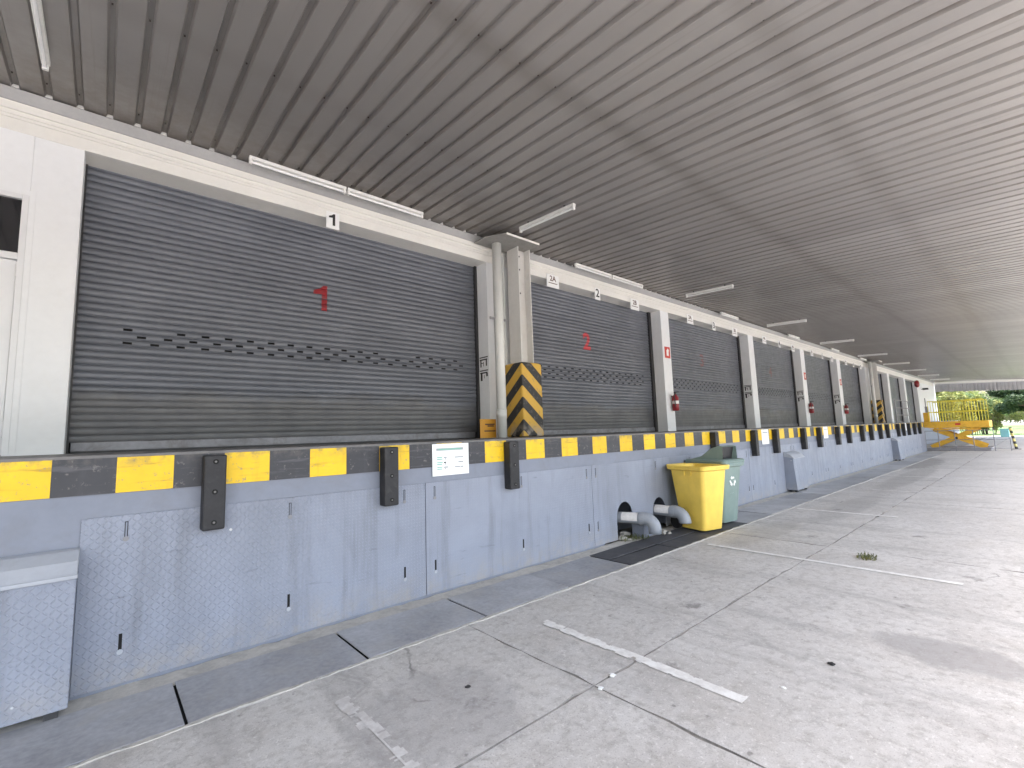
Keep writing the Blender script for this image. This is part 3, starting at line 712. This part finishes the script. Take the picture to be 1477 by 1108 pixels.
# far end beam and hanging end sheets
def rz(y): return RZ+SL*(y-2.3)
ob('end_beam', MB().prism([(-6.35, rz(-6.35)-.20), (2.25, rz(2.25)-.20), (2.25, rz(2.25)-.02), (-6.35, rz(-6.35)-.02)], 'x', CX1-.15, CX1-.02), 'trim_paint', can)
y = 2.25
em = bpy.data.meshes.new('end_sheet')
evs = []; n_ = 0
for q in range(4):
    for yy, xx in ((0, 0), (.15, 0), (.17, .035), (.215, .035)): evs.append((xx, -(q*.235+yy)))
evs.append((0, -.94)); ev = [(p[0], p[1], z) for z in (-.72, 0) for p in evs]; ne = len(evs)
em.from_pydata(ev, [], [(i, i+1, ne+i+1, ne+i) for i in range(ne-1)]); em.materials.append(MAT['far_roof']); em.update()
while y > -5.6: ob('end_sheet', em, None, can, (CX1+.01, y, rz(y)-.21)); y -= .94

# steel columns with cap plates and chevron guards
def column(x0, lab):
    t = thing('steel_column', lab, 'column', (x0+.2, 2.0, H), 'steel columns standing on the dock'); a, c = x0+.075, x0+.375; y0, y1 = 1.875, 2.175
    sh = MB().box(a, y0, H, a+.016, y1, 4.92).box(c-.016, y0, H, c, y1, 4.92).box(a+.016, 2.018, H, c-.016, 2.030, 4.92)
    ob('h_beam', sh, 'column_paint', t)
    for z in (4.80, 4.55, 4.1): ob('bolt', MB().tube([((a+c)/2, 2.005, z), ((a+c)/2, 2.019, z)], .016, 6), 'steel_dark', t)
    gm = MB().box(0, 0, 0, .49, .46, 1.305); ob('chevron_guard', gm, 'chevron_guard', t, (x0, 1.80, H+.003), bevel=.025)
    ob('cap_plate', MB().prism([(x0-.62, 2.26), (x0-.62, 1.95), (x0-.42, 1.62), (x0+.36, 1.62), (x0+.44, 2.26)], 'z', 4.925, 4.943), 'cap_steel', t)
    ob('cap_rim', MB().box(x0-.41, 1.608, 4.920, x0+.37, 1.619, 4.955), 'trim_paint', t)
column(5.447, 'white steel column with yellow and black chevron guard after the first roller door')
column(32.66, 'distant white column with yellow and black chevron guard after the sixth roller door')
def downpipe(x, lab):
    t = thing('downpipe', lab, 'downpipe', (x, 2.05, H), 'white downpipes beside the columns'); y = 2.05
    ob('pipe', MB().tube([(x, y, H), (x, y, 4.94)], .085, 20), 'pvc_white', t, smooth=False); ob('socket', MB().tube([(x, y, 1.80), (x, y, 1.96)], .091, 20), 'pvc_white', t)
    for z in (3.55,):
        ob('clamp', MB().box(x-.2, y-.01, z-.02, x-.088, y+.01, z+.02), 'steel_grey', t); ob('clamp', MB().box(x+.088, y-.01, z-.02, x+.15, y+.01, z+.02), 'steel_grey', t)
    for p in t.children:
        if p.name.startswith(('pipe', 'socket')): p.data.polygons.foreach_set('use_smooth', [len(q.vertices) == 4 for q in p.data.polygons])
downpipe(5.17, 'white plastic downpipe beside the first chevron column'); downpipe(32.35, 'white plastic downpipe beside the distant chevron column')
# thin conduit at the first column
tag(ob('conduit', MB().tube([(5.50, 2.27, H), (5.50, 2.27, 4.9)], .02, 8), 'pvc_white'), 'thin white conduit on the wall between downpipe and chevron column', 'conduit')

# fluorescent battens under the roof
def batten(x, y, along, lab, first={}):
    if along not in first:
        t = thing('batten_light', lab, 'light fitting', (0, 0, 0), 'unlit tube lights under the canopy')
        L = 1.2
        def bx(a0, b0, z0, a1, b1, z1): return MB().box(a0, b0, z0, a1, b1, z1) if along == 'x' else MB().box(b0, a0, z0, b1, a1, z1)
        ob('housing', bx(-L/2, -.03, -.045, L/2, .03, -.004), 'lamp_white', t, bevel=.004)
        p = lambda a: (a, 0, -.075) if along == 'x' else (0, a, -.075)
        ob('tube', MB().tube([p(-L/2+.03), p(L/2-.03)], .015, 10), 'lamp_tube', t)
        for s in (-1, 1): ob('end_cap', bx(min(s*L/2, s*(L/2-.035)), -.022, -.098, max(s*L/2, s*(L/2-.035)), .022, -.0455), 'lamp_white', t, bevel=.004)
        for s in (-.4, .4): ob('hanger', bx(s-.01, -.012, -.0039, s+.01, .012, .03), 'steel_dark', t)
        first[along] = t
    else:
        t = copy_tree(first[along], -Vector(first[along].location)); t['label'] = lab
    t.location = (x, y, RZ+SL*(y-2.3)-.035)
    if along == 'y': t.rotation_euler = (math.atan(SL), 0, 0)
    return t
for x_, lab in ((1.80, 'unlit batten light along the wall above the left half of door 1'), (3.02, 'unlit batten light along the wall above the right half of door 1'), (7.83, 'unlit batten light along the wall between the 2A and 2 plates'), (9.08, 'unlit batten light along the wall between the 2 and 2B plates'),
                (14.6, 'single unlit batten light along the wall above the third roller door'), (20.3, 'single unlit batten light along the wall above the fourth roller door'), (25.8, 'single unlit batten light along the wall above the fifth roller door'), (31.0, 'single unlit batten light along the wall above the sixth roller door')):
    batten(x_, 1.98 if x_ < 12 else 2.05, 'x', lab)
for x_, y_, lab in ((-.53, .87, 'unlit batten light lying along the roof ribs above the personnel door'), (5.14, .78, 'unlit batten light along the roof ribs beside the first chevron column'), (11.25, 1.09, 'unlit batten light along the roof ribs over the pier with the nearest fire sign'),
                    (17.08, 1.26, 'unlit batten light along the roof ribs over the pier after the third roller door'), (22.95, 1.28, 'unlit batten light along the roof ribs over the pier after the fourth roller door')):
    batten(x_, y_, 'y', lab)
for q_, x_ in enumerate((29.2, 35.0, 40.8, 46.6, 52.4)): batten(x_, 1.3, 'y', ordn[q_]+' unlit batten along the roof ribs counted from the fifth roller door')

# alarm bell, camera and railing at the far end
t = thing('alarm_bell', 'red round alarm bell on the lintel above the last roller door', 'alarm bell', (47.6, 2.2, 4.3))
ob('gong', MB().tube([(47.6, 2.28, 4.42), (47.6, 2.16, 4.42), (47.6, 2.06, 4.42), (47.6, 2.0, 4.42)], [.2, .29, .26, .14], 18), 'red_paint', t, smooth=True); ob('backplate', MB().box(47.5, 2.281, 4.3, 47.7, 2.2999, 4.54), 'steel_dark', t)
t = thing('security_camera', 'small black camera on the white end wall past the last door', 'camera', (50.4, 2.2, 4.1))
ob('housing', MB().box(50.25, 1.85, 4.05, 50.55, 2.2, 4.2), 'steel_dark', t, bevel=.02); ob('arm', MB().box(50.38, 2.2, 4.1, 50.42, 2.299, 4.14), 'steel_dark', t)
t = thing('switch_box', 'dark switch box with conduit on the white end wall', 'switch box', (51.2, 2.2, 2.2))
ob('box', MB().box(51.0, 2.12, 2.05, 51.4, 2.299, 2.7), 'steel_grey', t, bevel=.02); ob('conduit', MB().tube([(51.2, 2.25, 2.7), (51.2, 2.25, 3.4)], .03, 8), 'steel_grey', t)
t = thing('guard_rail', 'thin dark pipe guard rail on the dock before the yellow lift', 'railing', (30, .5, H))
for z in (1.85, 2.2, 2.56): ob('rail', MB().tube([(28.3, .5, z), (31.6, .5, z)], .02, 8), 'steel_grey', t)
for x_ in (28.3, 29.95, 31.6): ob('post', MB().tube([(x_, .5, H), (x_, .5, 2.58)], .024, 8), 'steel_grey', t)

# ------------------------------------------------------------------ pipes in the dock face
def drain_pipe(x, z, reach, drop, lab, dx, elbow_r=.10):
    t = thing('drain_pipe', lab, 'pipe', (x, 0, z), 'grey pipe elbows coming out of the dock face'); r = .078
    pts = [(x-dx*.9, .40, z+.006), (x, -reach+.16, z)]
    a0 = Vector((x, -reach+.16, z)); dirv = Vector((dx, -1, 0)).normalized()
    a0 = Vector((x, 0, z)); p1 = a0+dirv*(reach-.14)
    ob('pipe', MB().tube([a0-dirv*.42, p1], r, 18), 'pvc_grey', t)
    el = [p1]; n = 8
    for i in range(n+1):
        a = math.pi/2*i/n; el.append(p1+dirv*(.02+.13*math.sin(a))+Vector((0, 0, -.13*(1-math.cos(a)))))
    el.append(el[-1]+Vector((0, 0, -drop)))
    o = ob('elbow', MB().tube(el, r*1.13, 18), 'pvc_grey', t); o.data.polygons.foreach_set('use_smooth', [len(q.vertices) == 4 for q in o.data.polygons])
    ob('collar', MB().tube([p1-dirv*.045, p1+dirv*.02], r*1.19, 18), 'pvc_grey', t)
    m = MB(); n = 7; side = dirv.cross(Vector((0, 0, 1))); L0 = p1-dirv*.30; L1 = p1-dirv*.07; vs = []
    for i in range(n):
        a = R(-20+115*i/(n-1)); off = (Vector((0, 0, 1))*math.sin(a)+side*math.cos(a))*(r*1.012)
        vs += [L0+off, L1+off]
    m.add(vs, [(2*i, 2*i+1, 2*i+3, 2*i+2) for i in range(n-1)]); ob('paper_label', m, 'paper_label', t)
drain_pipe(5.70, .285, .40, .06, 'grey plastic pipe elbow from the first arched hole in the dock', .32)
drain_pipe(6.52, .29, .44, .02, 'grey plastic pipe elbow from the arched hole beside the yellow bin', .05)
rr = random.Random(5)
def rock(x, y, z, s, lab):
    bm = bmesh.new(); bmesh.ops.create_icosphere(bm, subdivisions=2, radius=1)
    for v in bm.verts: v.co *= .75+.5*noise.noise(v.co*1.3+Vector((x*9, y*7, z)))
    bmesh.ops.scale(bm, vec=(s*rr.uniform(.8, 1.6), s*rr.uniform(.7, 1.2), s*rr.uniform(.4, .7)), verts=bm.verts); m = bpy.data.meshes.new('r'); bm.to_mesh(m); bm.free()
    zz = min(v.co.z for v in m.vertices)
    tag(ob('rubble_piece', m, 'rubble', None, (x, y, z-zz-.004), rot=(0, 0, rr.uniform(0, 6))), lab, 'rubble', 'broken mortar around the pipe openings')
for x_, y_, s_ in ((5.56, -.03, .06), (5.62, -.09, .045), (6.16, -.12, .07), (6.28, -.10, .075), (6.36, -.20, .06), (6.22, -.28, .05), (6.42, -.06, .08), (6.30, -.33, .035), (5.80, .1, .08), (6.62, .08, .08), (5.6, .14, .07)):
    rock(x_, y_, .004, s_, 'lump of broken mortar lying by the pipe openings')
tag(ob('grey_block', MB().box(5.83, .0, .0, 6.08, .2, .2), 'dock_paint', None, (0, -.21, .006), bevel=.01), 'low grey concrete block between the two pipe elbows', 'block')

# ------------------------------------------------------------------ wheelie bins
def rrect(w_, d_, r, z, n=5):
    out = []
    for cx, cy, a0 in ((w_/2-r, d_/2-r, 0), (-w_/2+r, d_/2-r, 90), (-w_/2+r, -d_/2+r, 180), (w_/2-r, -d_/2+r, 270)):
        for i in range(n+1): a = R(a0+90*i/n); out.append((cx+r*math.cos(a), cy+r*math.sin(a), z))
    return out
def loft(rings, cap0=True, cap1=True):
    m = MB(); n = len(rings[0]); vs = [v for r_ in rings for v in r_]; fs = []
    for i in range(len(rings)-1):
        for k_ in range(n): fs.append((i*n+k_, i*n+(k_+1) % n, (i+1)*n+(k_+1) % n, (i+1)*n+k_))
    if cap0: fs.append(tuple(reversed(range(n))))
    if cap1: fs.append(tuple(range((len(rings)-1)*n, len(rings)*n)))
    m.add(vs, fs); return m
def wheelie(x, y, rz_, mat, lab, lid):
    t = thing('wheelie_bin', lab, 'bin', (x, y, .004), 'wheelie bins against the dock', rot=(0, 0, R(rz_)))
    base = WL[t.name]
    def lo(name, m, mt, par=t, smooth=False, bevel=0): 
        o = ob(name, m, mt, par, base, smooth=smooth, bevel=bevel); return o
    # yard side is -y; wheels and handle at +y
    body = loft([rrect(.40, .44, .05, .02), rrect(.41, .46, .06, .06), rrect(.53, .64, .06, .90), rrect(.535, .645, .06, .93),
                 rrect(.50, .61, .05, .93), rrect(.38, .42, .05, .09)], True, True)
    bo = lo('body', body, mat); bo.data.polygons.foreach_set('use_smooth', [len(q.vertices) == 4 for q in bo.data.polygons])
    md = bo.modifiers.new('es', 'EDGE_SPLIT'); md.split_angle = R(50)
    rim = loft([rrect(.535, .645, .06, .885), rrect(.60, .73, .07, .90), rrect(.615, .745, .07, .945), rrect(.60, .73, .06, .96), rrect(.51, .62, .05, .955), rrect(.505, .615, .05, .93)], False, False)
    lo('rim', rim, mat)
    for sy in (-.10, .02):
        for s in (-1, 1): lo('rib', MB().box(s*.268-.012, sy-.004, .815, s*.268+.012, sy+.004, .887), mat)
    for s in (-1, 1):
        lo('wheel', MB().tube([(s*.225, .25, .10), (s*.275, .25, .10)], .10, 18), 'rubber')
    lo('handle', MB().tube([(-.2, .37, .93), (-.2, .42, .95), (.2, .42, .95), (.2, .37, .93)], .014, 8), mat)
    if lid:
        # domed lid with a hood open towards the yard
        L = loft([rrect(.62, .75, .07, .963), rrect(.63, .76, .07, .985), rrect(.58, .70, .07, 1.01)], True, True); lo('lid', L, mat)
        m = MB(); wv = .19
        prof = [(-.27, 1.005), (-.29, 1.215), (-.23, 1.225), (-.10, 1.19), (.10, 1.06), (.28, 1.012)]
        vs = []
        for y_, z_ in prof: vs += [(-wv, y_, z_), (wv, y_, z_)]
        vs2 = [(-wv*1.05, y_, 1.004) for y_, z_ in prof]+[(wv*1.05, y_, 1.004) for y_, z_ in prof]
        n = len(prof); fs = [(2*i, 2*i+1, 2*i+3, 2*i+2) for i in range(1, n-1)]
        m.add(vs+vs2, fs+[(2*i, 2*i+2, 2*n+i+1, 2*n+i) for i in range(n-1)]+[(2*i+3, 2*i+1, 3*n+i, 3*n+i+1) for i in range(n-1)])
        ho = lo('hood', m, mat); so_ = ho.modifiers.new('s', 'SOLIDIFY'); so_.thickness = .008
        lo('hood_flap', MB().add([(-wv*.96, -.20, 1.012), (wv*.96, -.20, 1.012), (wv*.96, -.245, 1.205), (-wv*.96, -.245, 1.205)], [(0, 1, 2, 3)]), 'steel_dark')
        # recycling mark and lettering block on the front
        for i in range(3):
            a = R(90+120*i); px_, pz_ = .055*math.cos(a), .055*math.sin(a); c_, s_ = math.cos(a+R(90)), math.sin(a+R(90))
            yb = -.286; pts = [(-.045, -.013), (.015, -.013), (.015, -.03), (.05, 0), (.015, .03), (.015, .013), (-.045, .013)]
            m = MB(); z_c = .66
            m.prism([(px_+p[0]*c_-p[1]*s_, z_c+pz_+p[0]*s_+p[1]*c_) for p in pts], 'y', -.3045, -.262); lo('recycling_mark', m, 'sign_white')
        for q, zz in enumerate((.52, .47)): lo('printed_bar', MB().box(-.06+.02*q, -.274, zz, .05, -.24, zz+.03), 'sign_white')
    return t
wheelie(6.93, -.50, -14, 'bin_yellow', 'open yellow wheelie bin without a lid standing by the pipe elbows', False)
wheelie(7.66, -.42, -8, 'bin_green', 'sage green wheelie bin with hooded lid and white recycling mark', True)

# ------------------------------------------------------------------ yellow scissor lift
LX0, LX1, LY0, LY1 = 31.95, 33.9, -2.35, .15
t = thing('scissor_lift', 'yellow scissor lift table raised to dock height at the end of the dock', 'scissor lift', (32.9, -1.1, 0))
ob('platform', MB().prism([(LY0, 1.12), (LY0, 1.46), (LY1, 1.46), (LY1, 1.20), (LY1-.5, 1.14)], 'x', LX0, LX1), 'lift_yellow', t, bevel=.02)
ob('skirt', MB().prism([(-2.1, 1.115), (-1.75, 1.02), (-1.1, 1.05), (-.55, 1.0), (-.1, 1.115)], 'x', LX0+.1, LX0+.16), 'lift_yellow', t)
ob('base_frame', MB().box(LX0-.05, LY0+.05, .0, LX0+.1, LY1-.1, .16).box(LX1-.1, LY0+.05, .0, LX1+.05, LY1-.1, .16).box(LX0+.1, LY0+.05, 0, LX1-.1, LY0+.2, .12).box(LX0+.1, LY1-.25, 0, LX1-.1, LY1-.1, .12), 'lift_base', t, bevel=.01)
for xx in (LX0+.12, LX1-.2):
    for ya, yb in ((LY0+.25, LY1-.45), (LY1-.30, LY0+.45)):
        a = Vector((xx, ya, .18)); c = Vector((xx, yb, 1.08)); dv = (c-a).normalized(); nn = Vector((0, -dv.z, dv.y))*.10; k_ = .06 if ya < yb else 0
        m = MB().add([a-nn+Vector((k_, 0, 0)), c-nn+Vector((k_, 0, 0)), c+nn+Vector((k_, 0, 0)), a+nn+Vector((k_, 0, 0)), a-nn+Vector((k_+.05, 0, 0)), c-nn+Vector((k_+.05, 0, 0)), c+nn+Vector((k_+.05, 0, 0)), a+nn+Vector((k_+.05, 0, 0))], [(0, 1, 2, 3), (7, 6, 5, 4), (0, 4, 5, 1), (1, 5, 6, 2), (2, 6, 7, 3), (3, 7, 4, 0)])
        ob('scissor_arm', m, 'lift_yellow', t, bevel=.008)
    ob('pivot', MB().tube([(xx-.03, -1.12, .63), (xx+.16, -1.12, .63)], .06, 12), 'steel_dark', t)
ob('cylinder_ram', MB().tube([(LX0+1.0, -1.9, .2), (LX0+1.0, -.8, .75)], .06, 10), 'red_paint', t); ob('label_plate', MB().box(LX0-.006, -1.35, 1.27, LX0-.0005, -1.15, 1.36), 'sign_red', t)
for xx in (LX0+.05, LX1-.08):
    for z in (1.95, 2.5): ob('guard_rail', MB().tube([(xx, LY0+.1, z), (xx, LY1-.35, z)], .02, 8), 'rail_yellow', t)
    for q in range(20):
        yy = LY0+.1+(LY1-.45-LY0)*q/19; ob('guard_bar', MB().tube([(xx, yy, 1.462), (xx, yy, 2.5)], .011, 6), 'rail_yellow', t)
ob('control_box', MB().box(LX0+.1, -.22, 1.462, LX0+.3, .02, 1.95), 'lift_yellow', t, bevel=.02)
# low pipe fence round the lift
t = thing('pipe_fence', 'low grey pipe fence around the foot of the yellow lift', 'railing', (31.8, -1.3, 0))
for z in (.12, .55, 1.0): ob('rail', MB().tube([(31.72, -2.45, z), (31.72, .0, z)], .014, 8), 'steel_grey', t); 
for z in (.12, .55): ob('rail', MB().tube([(31.72, -2.45, z), (32.2, -2.95, z)], .014, 8), 'steel_grey', t)
for yy in (-2.45, -1.75, -1.1, -.5, 0): ob('post', MB().tube([(31.72, yy, 0), (31.72, yy, 1.02)], .018, 8), 'steel_grey', t)
ob('post', MB().tube([(32.2, -2.95, 0), (32.2, -2.95, .6)], .018, 8), 'steel_grey', t)
t = thing('hazard_post', 'leaning yellow and black striped post beside the yellow lift', 'bollard', (33.7, -3.05, 0))
ob('shaft', MB().tube([(33.7, -3.07, .02), (33.7, -2.95, 1.08)], .055, 12), 'hazard_post', t); ob('foot_plate', MB().box(33.55, -3.22, 0, 33.85, -2.92, .02), 'steel_dark', t)
t = thing('turquoise_crate', 'small turquoise crate on the ground behind the lift', 'crate', (56, -1.9, 0))
ob('crate_body', MB().box(55.7, -2.1, .002, 56.3, -1.6, .6), 'turquoise', t, bevel=.03); ob('crate_lid', MB().box(55.67, -2.13, .601, 56.33, -1.57, .66), 'turquoise', t, bevel=.02)

# ------------------------------------------------------------------ plants
def leaf_cloud(centres, n, size, seed, flat=.7):
    rr = random.Random(seed); vs = []; fs = []
    for i in range(n):
        c, r = rr.choice(centres)
        d = Vector((rr.gauss(0, 1), rr.gauss(0, 1), rr.gauss(0, 1))).normalized(); p = Vector(c)+Vector((d.x*r, d.y*r, d.z*r*flat))*(rr.random()**.4)
        a = Vector((rr.gauss(0, 1), rr.gauss(0, 1), rr.gauss(0, .6))).normalized(); b_ = a.cross(Vector((rr.gauss(0, 1), rr.gauss(0, 1), rr.gauss(0, 1)))).normalized(); s = size*rr.uniform(.6, 1.4)
        k_ = len(vs); vs += [p-a*s, p+b_*s*.4, p+a*s, p-b_*s*.4]; fs.append((k_, k_+1, k_+2, k_+3))
    m = bpy.data.meshes.new('foliage'); m.from_pydata([tuple(v) for v in vs], [], fs); m.update(); return m
def tree(x, y, h, cw, mt, lab, seed, lean=(0, 0), n=9000, name='broadleaf_tree', low=.35, group='trees beyond the canopy'):
    rr = random.Random(seed); t = thing(name, lab, 'tree', (x, y, -.035), group)
    top = Vector((x+lean[0], y+lean[1], h*.62)); base = Vector((x, y, -.04)); mid = (base+top)/2+Vector((.1, .15, 0))
    tr = MB().tube([base, base+(mid-base)*.3, mid, top], [h*.035, h*.028, h*.022, h*.01], 10); cent = []
    for i in range(13):
        a = rr.uniform(0, 6.28); q = rr.uniform(.2, 1); cc = Vector((x+lean[0]*.8+math.cos(a)*cw*q, y+lean[1]*.8+math.sin(a)*cw*q, h*rr.uniform(low+.1, .88)-q*h*.06)); cent.append((cc, cw*rr.uniform(.28, .48)))
        s0 = mid.lerp(top, rr.random()); tr.tube([s0, s0.lerp(cc, .5)+Vector((0, 0, .15)), cc], [h*.011, h*.007, h*.003], 6)
    ob('trunk', tr, 'bark', t); ob('crown', leaf_cloud(cent, n, h*.022, seed), mt, t)
tree(66, -3.6, 5.3, 2.1, 'leaf_dark', 'big dark green spreading tree standing past the end of the canopy', 3, (-.4, .6), 14000, low=.2)
tree(84, 4.5, 8.5, 4.0, 'leaf_light', 'sunny yellow green tree far behind the lift railing', 11, n=11000)
tree(92, .5, 6.0, 3.4, 'leaf_mid', 'small mid green tree on the lawn far behind the lift', 13, n=8000)
tree(78, 8.5, 7.5, 3.6, 'leaf_mid', 'mid green tree half hidden by the white end wall', 17, n=8000)
tree(105, -5.5, 9.0, 5.0, 'leaf_mid', 'distant rounded green tree behind the dark spreading tree', 19, n=9000)
tree(120, 7, 8.0, 5.0, 'leaf_light', 'distant pale green tree at the back of the lawn', 23, n=8000)
tree(132, -2.5, 7.5, 5.0, 'leaf_light', 'low pale green tree at the far edge of the lawn under the dark crown', 29, n=8000, low=.02)
tree(138, -9.5, 8.0, 5.5, 'leaf_mid', 'low mid green tree at the far edge of the lawn', 31, n=8000, low=.02)
def shrub(x, y, h, w_, mt, lab, seed, n=4000):
    rr = random.Random(seed); t = thing('bamboo_shrub', lab, 'shrub', (x, y, -.035), 'yellow green bamboo clumps past the canopy'); st = MB(); cent = []
    for i in range(16):
        a = rr.uniform(0, 6.28); q = rr.random(); p = Vector((x+math.cos(a)*w_*.5*q, y+math.sin(a)*w_*.5*q, -.03)); e = p+Vector((math.cos(a)*w_*.4*q, math.sin(a)*w_*.4*q, h*rr.uniform(.75, 1)))
        st.tube([p, p.lerp(e, .5)+Vector((0, 0, h*.05)), e], [.03, .025, .01], 6); 
        for f in (.35, .6, .85, 1): cent.append((p.lerp(e, f), w_*.2))
    ob('stem', st, 'bark', t); ob('foliage', leaf_cloud(cent, n, .16, seed, 1.2), mt, t)
for i, (x_, y_, h_) in enumerate(((66, 4.2, 4.6), (65.5, 2.6, 4.2), (66.5, 1.2, 3.9), (67, 5.6, 4.8), (68, -.1, 3.4))): shrub(x_, y_, h_, 2.0, 'leaf_light', 'yellow green bamboo clump in the row right past the canopy end', 40+i, 4500)
# white industrial shed and hedge in the distance
t = thing('distant_shed', 'long white industrial shed far beyond the lawn', 'building', (175, 36, 0))
ob('wall', MB().box(170, 12, -.04, 190, 60, 6), 'far_wall', t); ob('roof', MB().prism([(11, 6), (61, 6), (61, 6.4), (36, 8.5), (11, 6.4)], 'x', 169.5, 190.5), 'far_roof', t)
for q in range(8): ob('window', MB().box(169.93, 14+5.5*q, 1.2, 169.999, 17+5.5*q, 3.6), 'dark_glass', t)
# weeds
def tuft(x, y, n, hgt, spread, lab, seed, z=.0):
    rr = random.Random(seed); vs = []; fs = []
    for i in range(n):
        a = rr.uniform(0, 6.28); q = rr.random()*spread; p = Vector((x+math.cos(a)*q*1.6, y+math.sin(a)*q, z)); L = hgt*rr.uniform(.3, 1); a2 = rr.uniform(0, 6.28); lean = Vector((math.cos(a2), math.sin(a2), 0))*L*rr.uniform(.2, 1.1); sd_ = Vector((-math.sin(a2), math.cos(a2), 0))*.004
        k_ = len(vs); m1 = p+lean*.4+Vector((0, 0, L*.7)); m2 = p+lean+Vector((0, 0, L*.8)); vs += [p-sd_, p+sd_, m1+sd_, m1-sd_, m2]; fs += [(k_, k_+1, k_+2, k_+3), (k_+3, k_+2, k_+4)]
    m = bpy.data.meshes.new('tuft'); m.from_pydata([tuple(v) for v in vs], [], fs); m.update()
    return tag(ob('grass_tuft', m, 'weed'), lab, 'grass')
tuft(6.55, -2.62, 130, .055, .10, 'low green grass tuft growing from the yard concrete', 3)
tuft(5.62, -.10, 60, .10, .10, 'thin weeds in front of the first pipe opening', 4)
tuft(5.86, -.16, 60, .09, .10, 'thin weeds between the block and the first pipe elbow', 6)
# litter on the concrete
rr = random.Random(12)
for x_, y_, s_, mt, lab in ((2.47, -2.16, .028, 'sign_white', 'scrap of white litter in the yard joint'), (2.30, -2.20, .024, 'sign_white', 'scrap of white litter in the yard joint'), (3.05, -2.94, .02, 'sign_white', 'scrap of white litter past the end of the chipped parking line'), (3.55, -3.05, .028, 'rubber', 'dark lump of dirt on the concrete near the oil patch'), (1.75, -1.62, .02, 'rubber', 'dark lump of dirt on the concrete beside the worn parking line')):
    bm = bmesh.new(); bmesh.ops.create_icosphere(bm, subdivisions=2, radius=s_)
    for v in bm.verts: v.co *= .8+.6*noise.noise(v.co*40+Vector((x_, y_, 0))); v.co.z *= .3
    m = bpy.data.meshes.new('l'); bm.to_mesh(m); bm.free(); tag(ob('litter', m, mt, None, (x_, y_, s_*.22)), lab, 'litter', 'scraps lying on the yard')
